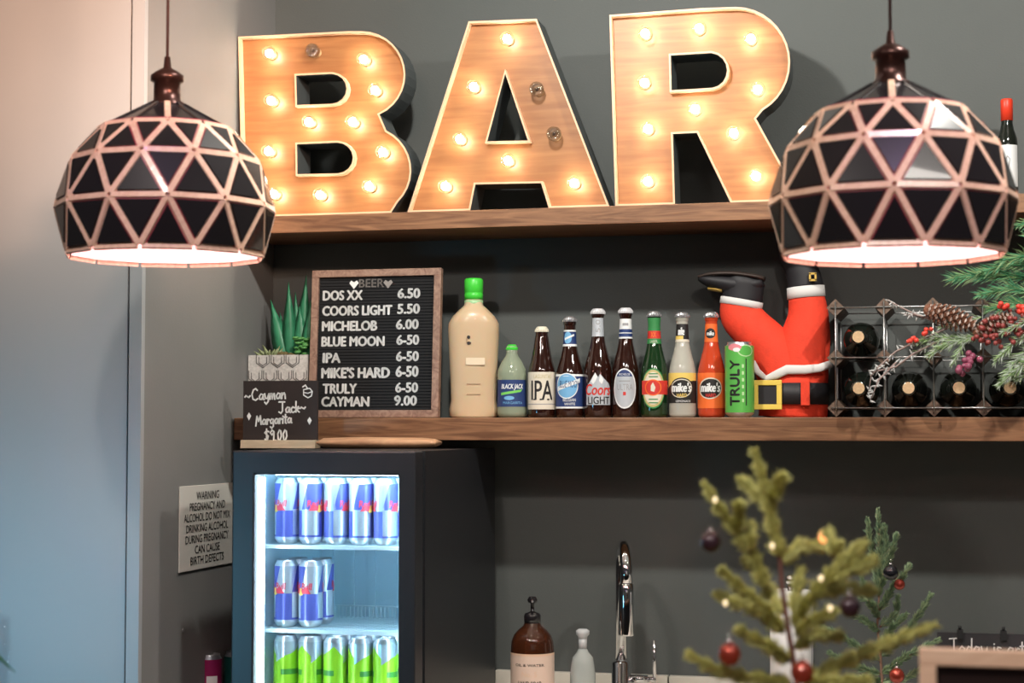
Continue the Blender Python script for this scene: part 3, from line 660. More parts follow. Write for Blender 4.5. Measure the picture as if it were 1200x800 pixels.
fl = Flat(ALLM); fl.rect(-.015, f(394.5), .015, f(373), SL); fl.text('5.0', -.005, f(390), .005, f(375), GY, 1, rot=1); fl.wrap('neck_label', t, rf, du=.003)
# 6 michelob
t, rf, f, r, s = bottle(733.5, 361, 33, 'brown beer bottle with a tall oval white and navy label', g_brown, 'white', shoulder=.40)
fl = Flat(ALLM); fl.ell(-r*.1, f(455), r*.90, 23.5*s, WH); fl.ell(-r*.1, f(455), r*.80, 21.8*s, SL, 1)
fl.poly([(-r*.1+r*.80*math.cos(a_), f(455)+21.8*s*math.sin(a_)) for a_ in [math.radians(40+100*k/12) for k in range(13)]], NV, 2)
fl.text('MICHELOB', -r*.5, f(440), r*.3, f(437.5), WH, 3); fl.text('ULTRA', -r*.65, f(457), r*.5, f(450), GY, 3); fl.rect(-r*.2, f(463), 0, f(459), RD, 3); fl.rect(-r*.5, f(447), r*.3, f(446), GY, 3); fl.wrap('label', t, rf)
fl = Flat(ALLM); w_ = .019; fl.rect(-w_, f(397), w_, f(374), WH); fl.rect(-w_, f(395), w_, f(386), NV, 1); fl.rect(-w_, f(391), w_, f(390), WH, 2); fl.rect(-.007, f(382), .006, f(379), GY, 1); fl.wrap('neck_label', t, rf, du=.003)
# 7 green
t, rf, f, r, s = bottle(767, 365, 33, 'green beer bottle with a round red and gold label', g_green, 'silver', shoulder=.40)
fl = Flat(ALLM); fl.ell(-r*.1, f(455), r*.92, 23.5*s, GN); fl.ell(-r*.1, f(455), r*.85, 21.8*s, GD, 1); fl.ell(-r*.1, f(455), r*.72, 19*s, CR, 2)
fl.rect(-r*1.05, f(462), r*1.2, f(446), RD, 3); fl.ell(-r*.1, f(454), r*.62, 9.5*s, OR, 4); fl.ell(-r*.1, f(454), r*.52, 8.2*s, RD, 5); fl.poly([(-r*.1, f(448)), (r*.08, f(454)), (-r*.02, f(459)), (-r*.25, f(458)), (-r*.25, f(452))], CR, 6)
for py in (437.5, 441, 467, 471): fl.rect(-r*.4, f(py+1.2), r*.25, f(py), GN, 4)
fl.wrap('label', t, rf)
fl = Flat(ALLM); w_ = .019; fl.rect(-w_, f(403), w_, f(373), GN); fl.rect(-w_, f(397), w_, f(388), RD, 1); fl.text('XX', -.007, f(395.5), .004, f(389.5), OR, 2, 0, .04); fl.text('LAGER', -.008, f(402), .006, f(399), CR, 2)
fl.wrap('neck_label', t, rf, du=.003)
# 8 / 9 hard lemonades
for px, wd, gm, lab, bg, rim, lt in ((800, 33, g_lemon, 'clear bottle of cloudy lemonade with a black and yellow label', 'y', BK, 437), (834, 33, g_orange, 'clear bottle of red orange drink with a bright orange label', 'o', OR, 437)):
    t, rf, f, r, s = bottle(px, 366, wd, lab, gm, 'silver', shoulder=.41)
    fl = Flat(ALLM)
    if bg == 'y':
        fl.rect(-r*1.5, f(472), r*1.5, f(437), BK); fl.poly([(-r*1.5, f(455)), (-r*.9, f(450)), (r*.9, f(446)), (r*1.5, f(446)), (r*1.5, f(437)), (-r*1.5, f(437))], YE, 1)
        fl.text('LEMONADE', -r*.5, f(471), r*.6, f(468.5), WH, 1)
    else: fl.rect(-r*1.5, f(478), r*1.5, f(437), OR)
    fl.ell(-r*.1, f(455), r*.90, 12.5*s, CR if bg == 'o' else BK, 2, rot=.15); fl.ell(-r*.1, f(455), r*.82, 11*s, BK if bg == 'o' else CR, 3, rot=.15); fl.ell(-r*.1, f(455), r*.76, 9.8*s, BK, 4, rot=.15)
    fl.text("mike's", -r*.80, f(459), r*.62, f(448.5), WH, 5, .15, .05)
    fl.text('HARD', -r*.4, f(465), r*.3, f(461), YE if bg == 'y' else RD, 5, 0, .04); fl.wrap('label', t, rf)
    fl = Flat(ALLM); w_ = .018
    fl.rect(-w_, f(401), w_, f(380), BK if bg == 'y' else OR)
    if bg == 'y': fl.rect(-w_, f(401), w_, f(398), CR, 1).rect(-w_, f(398), .002, f(394), YE, 1).text('mike', -.009, f(393), .004, f(384), WH, 2, .15, .04)
    else: fl.ell(-.002, f(391), .011, 6*s, BK, 1, rot=.2).text('mike', -.010, f(393.5), .006, f(388.5), WH, 2, .15, .04)
    fl.wrap('neck_label', t, rf, du=.003)
# 10 tall green can
def can_prof(r, H): return [(r*.72, 0), (r*.78, .002), (r, .008), (r, H-.011), (r*.82, H-.003), (r*.84, H), (r*.80, H-.001), (r*.78, H-.004), (0.0005, H-.004)]
p = at(867, 489, -.185); s = mpp(p); p.z = zs_top+.0006
t = empty('drink_can', p, face_cam(p), 'tall bright green can with black vertical lettering at the end of the bottle row', 'can', 'drinks lined up on the middle shelf')
H = 88*s; r = 16.8*s; mb = MB(); mb.lathe(can_prof(r, H), 32, cap=False); mb.build('can_body', alu, t)
f = lambda py: H*(487.5-py)/88
fl = Flat(ALLM+[mat('can_lime', (.13, .52, .10), .35, .2), mat('lime_slice', (.50, .75, .38), .5), mat('berry_pink', (.75, .25, .28), .5)])
fl.rect(-r*3.1, f(482), r*3.1, f(404), 13); fl.text('TRULY', -r*.68, f(474), r*-.02, f(421), BK, 1, 0, .06, rot=1); fl.rect(r*.42, f(474), r*.50, f(419), BK, 1)
for k in range(6): fl.rect(r*.16, f(470-8*k), r*.30, f(466-8*k), 14, 1)
fl.ell(r*.45, f(410), r*.6, 7*s, 14, 1); fl.ell(r*.45, f(410), r*.5, 5.8*s, 13, 2); fl.ell(-r*.35, f(406), r*.5, 4*s, 15, 2); fl.ell(-r*.2, f(409), r*.25, 2.5*s, WH, 3)
fl.wrap('can_print', t, r)
# ------------------------------------------------------------------ plush legs in boots, upside down
red = mat('red_felt', (.80, .055, .022), .8, noise=.08, nscale=60, bump=.3, bscale=300); fur = mat('white_felt', (.72, .70, .68), .9)
boot_m = mat('boot_black', (.018, .017, .02), .55); gold = mat('buckle_gold', (.75, .50, .12), .35, .3); gold2 = mat('felt_yellow', (.80, .58, .10), .5)
YS = -.088
o0 = at(930, 489, YS); sp = mpp(o0); t = empty('plush_legs', (o0.x, YS, zs_top+.0006), 0, 'red trousered plush legs upside down with black boots and gold buckled belt', 'decoration')
def L3(px, py, dy=0):
    q = at(px, py, YS); return Vector((q.x-o0.x, dy, q.z-zs_top-.0006))
def limb(mb, spec, mi=0, n=20, sub=4, dfac=1.0):
    # spec: (px, py, halfwidth px, depth m); smoothed
    P_ = []
    for i in range(len(spec)-1):
        a = spec[max(i-1, 0)]; b = spec[i]; c = spec[i+1]; d = spec[min(i+2, len(spec)-1)]
        for k in range(sub):
            u = k/sub; P_.append([.5*((2*b[j])+(-a[j]+c[j])*u+(2*a[j]-5*b[j]+4*c[j]-d[j])*u*u+(-a[j]+3*b[j]-3*c[j]+d[j])*u**3) for j in range(4)])
    P_.append(list(spec[-1])); rings = []
    for i, q in enumerate(P_):
        a = P_[max(i-1, 0)]; b = P_[min(i+1, len(P_)-1)]; tx, tz = b[0]-a[0], -(b[1]-a[1]); l = math.hypot(tx, tz) or 1; nx, nz = -tz/l, tx/l
        c = L3(q[0], q[1]); w_ = q[2]*sp
        rings.append([(c.x+nx*w_*math.cos(g), q[3]*math.sin(g), max(0, c.z+nz*w_*math.cos(g))) for g in [2*PI*k/n for k in range(n)]])
    mb.loft(rings, mi)
mb = MB(); limb(mb, [(929, 489, 40, .045), (930, 470, 40, .052), (931, 452, 39, .055), (933, 440, 37, .05), (935, 432, 30, .04)], n=28); mb.build('jacket', red, t)
mb = MB(); limb(mb, [(925, 452, 36, .045), (915, 428, 32, .046), (898, 402, 27, .044), (880, 384, 25, .042), (869, 370, 25, .038), (868, 354, 24, .034)], n=28)
limb(mb, [(936, 452, 34, .045), (939, 425, 32, .046), (944, 395, 29, .042), (947, 370, 24, .036), (945, 348, 21, .032)], n=28); mb.build('trousers', red, t)
mb = MB(); limb(mb, [(868, 359, 25.5, .037), (869.5, 351, 25.5, .037)], sub=2); mb.build('boot_cuff', fur, t)
mb = MB(); limb(mb, [(945, 349, 22.5, .035), (944, 336, 22, .035)], sub=2); mb.build('boot_cuff', fur, t)
mb = MB(); limb(mb, [(869.5, 352, 24, .034), (871, 340, 24, .034), (872, 330, 24, .034), (873, 325, 22, .03)], sub=3)
limb(mb, [(894, 330, 6, .02), (885, 333, 10, .03), (865, 334, 12, .033), (845, 331, 10, .032), (828, 328, 7, .028), (819, 326, 3, .015)], sub=3)
b1 = mb.build('boot', boot_m, t)
mb = MB(); limb(mb, [(896, 327, 3, .022), (885, 324.5, 3.5, .034), (860, 321.5, 3.5, .036), (835, 322, 3.5, .032), (819, 325, 2.5, .02)], sub=3); tag(mb.build('sole', mat('sole_brown', (.05, .035, .03), .5), b1), 'dark flat sole')
mb = MB(); limb(mb, [(830, 338, 2, .012), (847, 340, 3, .02)], sub=2); mb.build('buckle', gold, b1)
mb = MB(); limb(mb, [(944, 337, 21, .034), (942, 325, 20, .033), (937, 312, 19, .032), (931, 298, 18, .03), (926, 284, 15, .03), (920, 274, 9, .02)], sub=3)
b2 = mb.build('boot', boot_m, t)
c = L3(954, 326, -.036); mb = MB()
for dx, dz, w1, h1 in ((-.006, 0, .002, .008), (.006, 0, .002, .008), (0, .007, .008, .002), (0, -.007, .008, .002)): mb.box((c.x+dx-w1, -.042, c.z+dz-h1), (c.x+dx+w1, -.036, c.z+dz+h1))
mb.build('buckle', gold, b2)
mb = MB(); pts = [(884, 424), (890, 436), (900, 444), (912, 440), (925, 434), (945, 434), (962, 432), (975, 427)]
mb.tube([L3(a, b, -.0585+abs(a-930)**2*.0000105) for a, b in pts], [.006, .007, .0065, .0095, .0105, .010, .009, .008], 10, flat=.5); mb.build('hem_trim', fur, t)
mb = MB(); rg = []
for py in (474, 449):
    c = L3(930, py); n = 30
    rg.append([(c.x+41*sp*math.cos(g), .058*math.sin(g), c.z) for g in [2*PI*k/n for k in range(n)]])
mb.loft(rg, smooth=True); mb.build('belt', boot_m, t)
mb = MB(); c = L3(946, 462); mb.box((c.x-5*sp, -.0605, c.z-.024), (c.x+5*sp, -.050, c.z+.026)); mb.build('belt_loop', red, t)
mb = MB(); a_ = L3(886, 480); b_ = L3(919, 446); y0 = -.064
q0, q1 = 6*sp, 0
mb.box((a_.x, y0, a_.z), (b_.x, y0+.006, a_.z+q0)); mb.box((a_.x, y0, b_.z-q0), (b_.x, y0+.006, b_.z)); mb.box((a_.x, y0, a_.z+q0), (a_.x+q0, y0+.006, b_.z-q0)); mb.box((b_.x-q0, y0, a_.z+q0), (b_.x, y0+.006, b_.z-q0))
mb.build('belt_buckle', gold2, t, .001)
mb = MB(); mb.box((a_.x+q0, y0+.003, a_.z+q0), (b_.x-q0, y0+.012, b_.z-q0)); mb.build('buckle_insert', boot_m, t)
# ------------------------------------------------------------------ wine rack and bottles
YR = -.235; n0 = at(980, 480, YR); dx = (at(1153, 480, YR).x-n0.x)/3; dz = .1045; z0 = .0185
t = empty('wine_rack', (n0.x, YR, zs_top+.0006), 0, 'low wood and metal wine rack on the right of the middle shelf', 'wine rack')
NC = 5
for i in range(NC+1):
    for j in range(3):
        mb = MB(); r = .0185; cx, cz = i*dx, z0+j*dz; vs = []
        for yy in (.002, .20):
            vs += [(cx-r, yy, cz), (cx, yy, cz-r), (cx+r, yy, cz), (cx, yy, cz+r)]
        mb.add(vs, [(0,1,5,4),(1,2,6,5),(2,3,7,6),(3,0,4,7),(3,2,1,0),(4,5,6,7)]); mb.build('dowel', wood_rack, t)
for yy in (-.001, .2025):
    for i in range(NC+1):
        mb = MB(); mb.tube([(i*dx, yy, z0-.010), (i*dx, yy, z0+2*dz+.012)], .0016, 6); mb.build('wire_upright', steel, t)
    for j in range(3):
        mb = MB(); mb.tube([(-.010, yy, z0+j*dz), (NC*dx+.01, yy, z0+j*dz)], .0016, 6); mb.build('wire_rail', steel, t)
for i in range(NC+1):
    for yy in (.05,):
        mb = MB(); mb.box((i*dx-.001, yy, z0+.02), (i*dx+.001, yy+.02, z0+2*dz-.02)); mb.build('strap', steel, t)
wine_g = mat('wine_glass', (.010, .013, .010), .08, coat=.5); cork = mat('cork', (.62, .42, .24), .8, noise=.12, nscale=250)
wp = None; cellname = ['first', 'second', 'third', 'fourth', 'fifth']
def wine(i, j, where):
    global wp
    cx = n0.x+(i+.5)*dx; cz = zs_top+.0006+z0+j*dz+.0395
    lab = 'dark wine bottle lying in the rack, '+where
    if wp is None:
        e = empty('wine_bottle', (cx, YR-.07, cz), 0, lab, 'bottle', 'wine bottles lying in the rack')
        pr = [(.0125, 0), (.0150, .003), (.0150, .02), (.0135, .024), (.0140, .075), (.020, .092), (.032, .112), (.0370, .130), (.0370, .280), (.030, .286), (.002, .284)]
        mb = MB(); mb.lathe(pr, 32); b = mb.build('glass_body', wine_g, e); b.rotation_euler.x = -PI/2
        mb = MB(); mb.lathe([(.0118, -.0025), (.0118, .001)], 20, smooth=False); c_ = mb.build('cork', cork, e); c_.rotation_euler.x = -PI/2
        wp = e; return e
    e = dup(wp); e.location = (cx, YR-.07, cz); tag(e, lab); return e
wine(0, 1, 'upper row beside the red legs')
for i in range(5): wine(i, 0, 'lower row, '+['first from the left', 'second from the left', 'third from the left', 'fourth from the left, under the berries', 'at the far right edge'][i])
# ------------------------------------------------------------------ foliage helpers
def needles(mb, pts, L, n, w_=.0007, tilt=.9, mi=0, taper=True, up=0, nm=1):
    pts = [Vector(p) for p in pts]; seg = [(pts[i+1]-pts[i]).length for i in range(len(pts)-1)]; T = sum(seg)
    for k in range(n):
        d = random.random()*T; fr_ = d/T; i = 0
        while i < len(seg)-1 and d > seg[i]: d -= seg[i]; i += 1
        t_ = (pts[i+1]-pts[i]).normalized(); p = pts[i]+t_*min(d, seg[i])
        a = t_.cross(Vector((random.gauss(0,1), random.gauss(0,1), random.gauss(0,1)))).normalized()
        g = tilt*random.uniform(.6, 1.3); dr = (t_*math.cos(g)+a*math.sin(g)+Vector((0, 0, up))).normalized()
        l = L*random.uniform(.6, 1.2)*(1-.45*fr_**4)*(.88+.2*math.sin(fr_*T*260)); s_ = dr.cross(t_)
        if s_.length < 1e-4: continue
        s_.normalize(); q = s_.cross(dr)
        e = p+dr*l; ww = w_
        m_ = p+dr*l*.5
        mb.add([p, m_+s_*ww, m_-s_*ww*.5+q*ww*.9, m_-s_*ww*.5-q*ww*.9, e], [(0,2,1),(0,3,2),(0,1,3),(1,2,4),(2,3,4),(3,1,4)], (mi+random.randrange(nm)))
# ------------------------------------------------------------------ christmas garland
YG = -.30
o0g = at(1130, 362, YG)
t = empty('christmas_garland', (o0g.x, YG, o0g.z), 0, 'christmas garland of pine, frosted twigs, pinecone and berries draped over the wine rack', 'garland')
def G(px, py, dy=0): q = at(px, py, YG)-o0g; return (q.x, dy, q.z)
g1 = mat('pine_green', (.09, .34, .17), .6); g2 = mat('pine_light', (.30, .44, .20), .6); g3 = mat('pine_frost', (.50, .56, .48), .7)
for pts, n, L in (([(1225, 325, .03), (1180, 322, .02), (1140, 322, .01), (1118, 326, 0)], 430, .048), ([(1225, 345, .02), (1185, 338, .0), (1150, 345, -.01)], 260, .04),
                  ([(1225, 360, .01), (1190, 356, -.01), (1160, 362, -.01)], 300, .038), ([(1225, 310, .02), (1180, 310, .01), (1150, 318, .0)], 260, .036), ([(1225, 255, .03), (1195, 262, .02)], 110, .03), ([(1215, 300, .03), (1200, 300, .0), (1175, 305, -.01)], 130, .045), ([(1225, 290, .0), (1205, 272, .0)], 70, .03)):
    mb = MB(); P_ = [G(*q) for q in pts]; mb.tube(P_, .002, 5, 0); needles(mb, P_, L, n, .0007, .55, 0, nm=2); tag(mb.build('pine_sprig', [g1, g2], t), 'green pine sprig')
for pts, n, L in (([(1150, 392, -.01), (1125, 398, -.02), (1100, 408, -.02), (1088, 418, -.02)], 330, .026), ([(1225, 400, .0), (1205, 410, -.02), (1185, 428, -.02), (1178, 440, -.02)], 330, .030), ([(1215, 430, -.01), (1190, 445, -.02)], 160, .026), ([(1225, 385, -.02), (1190, 400, -.03), (1165, 425, -.03)], 240, .024), ([(1165, 385, -.01), (1130, 400, -.02), (1115, 428, -.02)], 220, .022), ([(1120, 398, -.02), (1095, 395, -.02), (1075, 402, -.02)], 160, .022), ([(1225, 415, -.03), (1200, 425, -.03), (1170, 452, -.03)], 260, .026), ([(1225, 375, -.03), (1200, 378, -.04), (1172, 392, -.04)], 160, .024), ([(1150, 372, -.02), (1130, 378, -.02), (1100, 384, -.02)], 110, .018), ([(1130, 392, -.0), (1105, 396, -.02), (1070, 415, -.01)], 110, .02)):
    mb = MB(); P_ = [G(*q) for q in pts]; mb.tube(P_, .0016, 5, 0); needles(mb, P_, L, n, .0009, .6, 0, nm=2); tag(mb.build('pine_sprig', [g2, g3], t), 'frosted pale pine sprig')
bark = mat('frost_twig', (.30, .22, .20), .7); frostm = mat('frost_white', (.50, .50, .49), .6)
for pts in ([(1110, 385), (1075, 400), (1050, 412), (1030, 430), (1022, 440)], [(1100, 400), (1070, 415), (1050, 430), (1022, 436), (1018, 460)], [(1100, 375), (1075, 370), (1055, 360), (1040, 352)], [(1120, 380), (1085, 372), (1060, 368)], [(1050, 425), (1030, 445), (1020, 470)]):
    P_ = [G(a, b, -.01-random.random()*.01) for a, b in pts]; mb = MB(); mb.tube(P_, [.0022]*(len(P_)-1)+[.001], 5)
    for k in range(26):
        i = random.randrange(len(P_)-1); f_ = random.random(); c = Vector(P_[i])*(1-f_)+Vector(P_[i+1])*f_
        d = Vector((random.gauss(0, 1), random.gauss(0, .5), random.gauss(0, 1))).normalized()*.012; blade(mb, c, c+d, .0020, n=3, mi=1)
    mb.build('frosted_twig', [bark, frostm], t)
# pinecone: rows of scales
def pinecone(c, ax, L, R, parent):
    ax = Vector(ax).normalized(); u = ax.cross(Vector((0, 1, 0))).normalized(); v = ax.cross(u); mb = MB(); c = Vector(c)
    mb.tube([c, c+ax*L], [R*.3, R*.2], 6)
    rows = 11
    for i in range(rows):
        f_ = i/rows; rr = R*math.sin(PI*(.18+f_*.72))
        for k in range(9):
            a = 2*PI*(k+(i % 2)*.5)/9; o_ = u*math.cos(a)+v*math.sin(a); s_ = ax.cross(o_)
            b_ = c+ax*L*f_+o_*R*.2; e = c+ax*(L*f_+L*.10)+o_*rr
            mb.add([b_-s_*.002, b_+s_*.002, e+s_*.0058, e+ax*.002+o_*.001, e-s_*.0058, e-ax*.003], [(0,1,2,3,4),(0,5,1),(1,5,2),(4,5,0)], 0)
            mb.add([e+s_*.0055+ax*.0006, e+ax*.0032+o_*.0012, e-s_*.0055+ax*.0006, e-ax*.0012], [(0,1,2,3)], 1)
    return tag(mb.build('pinecone', [mat('cone_brown', (.20, .08, .045), .7), mat('cone_tip', (.62, .52, .46), .7)], parent), 'brown pinecone with pale tips')
a_ = Vector(G(1083, 362, -.02)); b_ = Vector(G(1140, 382, -.02)); pinecone(a_, b_-a_, (b_-a_).length, .025, t)
a_ = Vector(G(1140, 392, -.02)); b_ = Vector(G(1185, 372, -.02)); pinecone(a_, b_-a_, (b_-a_).length, .020, t)
def berries(lst, spread, n, r, m, lab):
    for px, py in lst:
        for k in range(n):
            mb = MB(); mb.sphere(G(px+random.uniform(-spread, spread), py+random.uniform(-spread*.6, spread*.6), -.028+random.uniform(-.012, .01)), r*random.uniform(.8, 1.1), 10, 7); o = mb.build('berry', m, t); tag(o, lab)
berries([(1070, 398), (1086, 390)], 6, 5, .0052, mat('berry_red', (.70, .06, .04), .3), 'bright red berry')
berries([(1178, 360), (1198, 362)], 8, 6, .006, MATS['berry_red'], 'bright red berry')
berries([(1135, 425), (1142, 418), (1130, 434)], 7, 5, .0072, mat('berry_purple', (.28, .07, .12), .22), 'dusky purple berry')
berries([(1160, 400), (1185, 385), (1165, 378), (1195, 395), (1148, 392), (1192, 372)], 13, 11, .0055, mat('berry_dark', (.26, .05, .045), .3), 'dark red berry')
# small wine bottle on the upper shelf
p = at(1181, 218, -.12); s = mpp(p); p.z = zu_top+.0006; Hh = at(1181, 117, -.12).z-zu_top
t = empty('mini_wine_bottle', p, face_cam(p), 'small dark wine bottle with red top and white label on the upper shelf', 'bottle')
r = .0215; pr = [(r*.8, 0), (r, .004), (r, Hh*.56), (r*.93, Hh*.62), (r*.68, Hh*.70), (r*.56, Hh*.76), (r*.5, Hh*.95), (r*.5, Hh)]
mb = MB(); mb.lathe(pr, 28); mb.build('glass_body', wine_g, t)
mb = MB(); mb.lathe([(.0125, Hh*.79), (.0128, Hh*.99), (.011, Hh+.001)], 20); mb.build('foil_cap', mat('foil_red', (.75, .05, .02), .4), t)
fl = Flat([c_wht, c_gry]); fl.rect(-r*1.2, Hh*.13, r*1.2, Hh*.54, 0); fl.stroke([(-.004, Hh*.38), (0, Hh*.43), (.005, Hh*.40), (.003, Hh*.33), (0, Hh*.30)], .002, 1, 1); fl.wrap('label', t, prof_r(pr))
# ------------------------------------------------------------------ warning sign on the side wall
a = atX(209, 570, XS); b = atX(271, 659, XS)
zt_, zb_ = a.z, atX(209, 671, XS).z; Wd = b.y-a.y; Hd = zt_-zb_
t = empty('warning_sign', (XS+.001, a.y, zb_), PI/2, 'white rectangular alcohol warning sign on the grey side wall', 'sign')
mb = MB(); mb.box((0, -.003, 0), (Wd, 0, Hd)); mb.build('plate', mat('sign_white', (.62, .60, .55), .45), t, .001)
fl = Flat([c_blk])
for i, (s_, w_) in enumerate((('WARNING', .42), ('PREGNANCY AND', .66), ('ALCOHOL DO NOT MIX', .86), ('DRINKING ALCOHOL', .78), ('DURING PREGNANCY', .80), ('CAN CAUSE', .46), ('BIRTH DEFECTS', .62))):
    zc = Hd*(.88-.127*i); fl.text(s_, Wd*(.5-w_/2), zc-.0095, Wd*(.5+w_/2), zc+.0075, 0, 1, 0, .012)
fl.lay('lettering', t, (0, -.0032, 0))
for y_, z_ in ((-.62, atX(218, 735, XS).z),):
    q = atX(214, 738, XS)
    mb = MB(); mb.lathe([(.0045, 0), (.004, .002), (.001, .003)], 10); o = mb.build('wall_screw', steel); o.location = (XS+.0005, q.y, q.z); o.rotation_euler.y = PI/2; tag(o, 'tiny screw head in the side wall below the warning sign', 'screw')
# ------------------------------------------------------------------ fridge
FX0, FX1, FY0, FY1 = -1.366, -.986, -.675, -.05
FZ = CT+.0005; FH = ft-FZ; FW = FX1-FX0
t = empty('mini_fridge', (FX0, FY0, FZ), 0, 'black glass door countertop fridge full of lit cans', 'fridge')
dt = .055; wt = .028
bodym = mat('fridge_black', (.018, .019, .022), .42, bump=.05, bscale=400); Dp = FY1-FY0
mb = MB(); y0 = dt+.012
mb.box((0, y0, .012), (wt*.5, Dp, FH-.0)); mb.box((FW-wt*.5, y0, .012), (FW, Dp, FH)); mb.box((wt*.5, y0, FH-wt*.5), (FW-wt*.5, Dp, FH)); mb.box((wt*.5, y0, .012), (FW-wt*.5, Dp, .04)); mb.box((wt*.5, Dp-.02, .04), (FW-wt*.5, Dp, FH-wt*.5))
mb.build('cabinet', bodym, t)
liner = mat('fridge_liner', (.66, .86, .96), .35)
mb = MB(); lx0, lx1, ly0, ly1, lz0, lz1 = wt*.55, FW-wt*.55, y0+.001, Dp-.16, .045, FH-wt*.6
mb.add([(lx0,ly0,lz0),(lx0,ly1,lz0),(lx0,ly1,lz1),(lx0,ly0,lz1)], [(0,1,2,3)]); mb.add([(lx1,ly0,lz0),(lx1,ly1,lz0),(lx1,ly1,lz1),(lx1,ly0,lz1)], [(0,1,2,3)])
mb.add([(lx0,ly0,lz1),(lx1,ly0,lz1),(lx1,ly1,lz1),(lx0,ly1,lz1)], [(0,1,2,3)]); mb.add([(lx0,ly0,lz0),(lx1,ly0,lz0),(lx1,ly1,lz0),(lx0,ly1,lz0)], [(0,1,2,3)]); mb.add([(lx0,ly1,lz0),(lx1,ly1,lz0),(lx1,ly1,lz1),(lx0,ly1,lz1)], [(0,1,2,3)])
for k in range(7): xx = lx0+(lx1-lx0)*(k+.5)/7; mb.box((xx-.009, ly1-.006, lz0), (xx+.009, ly1, lz1))
tag(mb.build('liner', liner, t), 'pale blue lit interior lining')
mb = MB(); mb.box((.008, dt-.001, .02), (FW-.008, dt+.011, .028)); mb.box((.008, dt-.001, FH-.022), (FW-.008, dt+.011, FH-.008)); mb.box((.008, dt-.001, .028), (.014, dt+.011, FH-.022)); mb.box((FW-.014, dt-.001, .028), (FW-.008, dt+.011, FH-.022)); mb.build('gasket', mat('gasket', (.05, .05, .055), .6), t)
q0 = at(298, 556, FY0); q1 = at(467, 556, FY0); gx0 = q0.x-FX0; gx1 = q1.x-FX0; gz1 = q0.z-FZ; gz0 = .05
dr = empty('door', (0, 0, 0)); dr.parent = t
def fr(nm, a, b, m, pa, bev=.002): mb = MB(); mb.box(a, b); return mb.build(nm, m, pa, bev)
dm = MB(); o4 = [(0, .012), (FW, .012), (FW, FH), (0, FH)]; i4 = [(gx0, gz0), (gx1, gz0), (gx1, gz1), (gx0, gz1)]
dm.add([(a, y_, b) for y_ in (0, dt-.002) for q_ in (o4, i4) for a, b in q_], [f_ for k in range(4) for f_ in ((k, (k+1) % 4, 4+(k+1) % 4, 4+k), (8+k, 8+(k+1) % 4, 12+(k+1) % 4, 12+k), (k, (k+1) % 4, 8+(k+1) % 4, 8+k), (4+k, 4+(k+1) % 4, 12+(k+1) % 4, 12+k))])
dm.build('door_frame', black_sat, dr, .003)
fr('glass_pane', (gx0-.001, .022, gz0-.001), (gx1+.001, .026, gz1+.001), glass, dr, 0)
led = mat('led_white', (1, 1, 1), .5, emit=(.62, .86, 1), es=30)
fr('led_strip', (gx0+.0005, .030, gz0+.001), (gx0+.0052, .044, gz1-.006), led, dr, 0)
fr('led_strip', (gx0+.012, dt+.03, gz1-.003), (gx1+.01, dt+.05, gz1+.002), led, t, 0)
fr('led_strip', (gx1+.004, dt+.0125, gz0), (gx1+.012, dt+.019, gz1-.004), led, t, 0)
for k in range(4):
    mb = MB(); mb.lathe([(.014, -.0), (.016, .012)], 14, o=(.04+(FW-.08)*(k % 2), .09+(Dp-.16)*(k//2), 0)); mb.build('foot', black_mat, t)
wirem = mat('shelf_wire', (.70, .85, .92), .3, .2)
YC = FY0+.152
shz = []
for py in (641.5, 740.5):
    q = at(400, py, FY0+.10); z = q.z-FZ; shz.append(z)
    sh = MB(); sh.box((lx0+.002, .094, z-.0035), (lx1-.002, .100, z+.0035)); o = sh.build('wire_shelf', wirem, t)
    g = MB()
    for k in range(34): xx = lx0+.006+(lx1-lx0-.012)*k/33; g.box((xx-.001, .100, z+.0008), (xx+.001, .36, z+.0030))
    for k in range(3): g.box((lx0+.003, .15+.09*k, z-.0022), (lx1-.003, .153+.09*k, z+.0007))
    for k in range(40): xx = lx0+.006+(lx1-lx0-.012)*k/39; g.box((xx-.0009, .357, z+.003), (xx+.0009, .360, z+.026))
    g.box((lx0+.003, .356, z+.024), (lx1-.003, .361, z+.027)); g.build('shelf_grid', wirem, o)
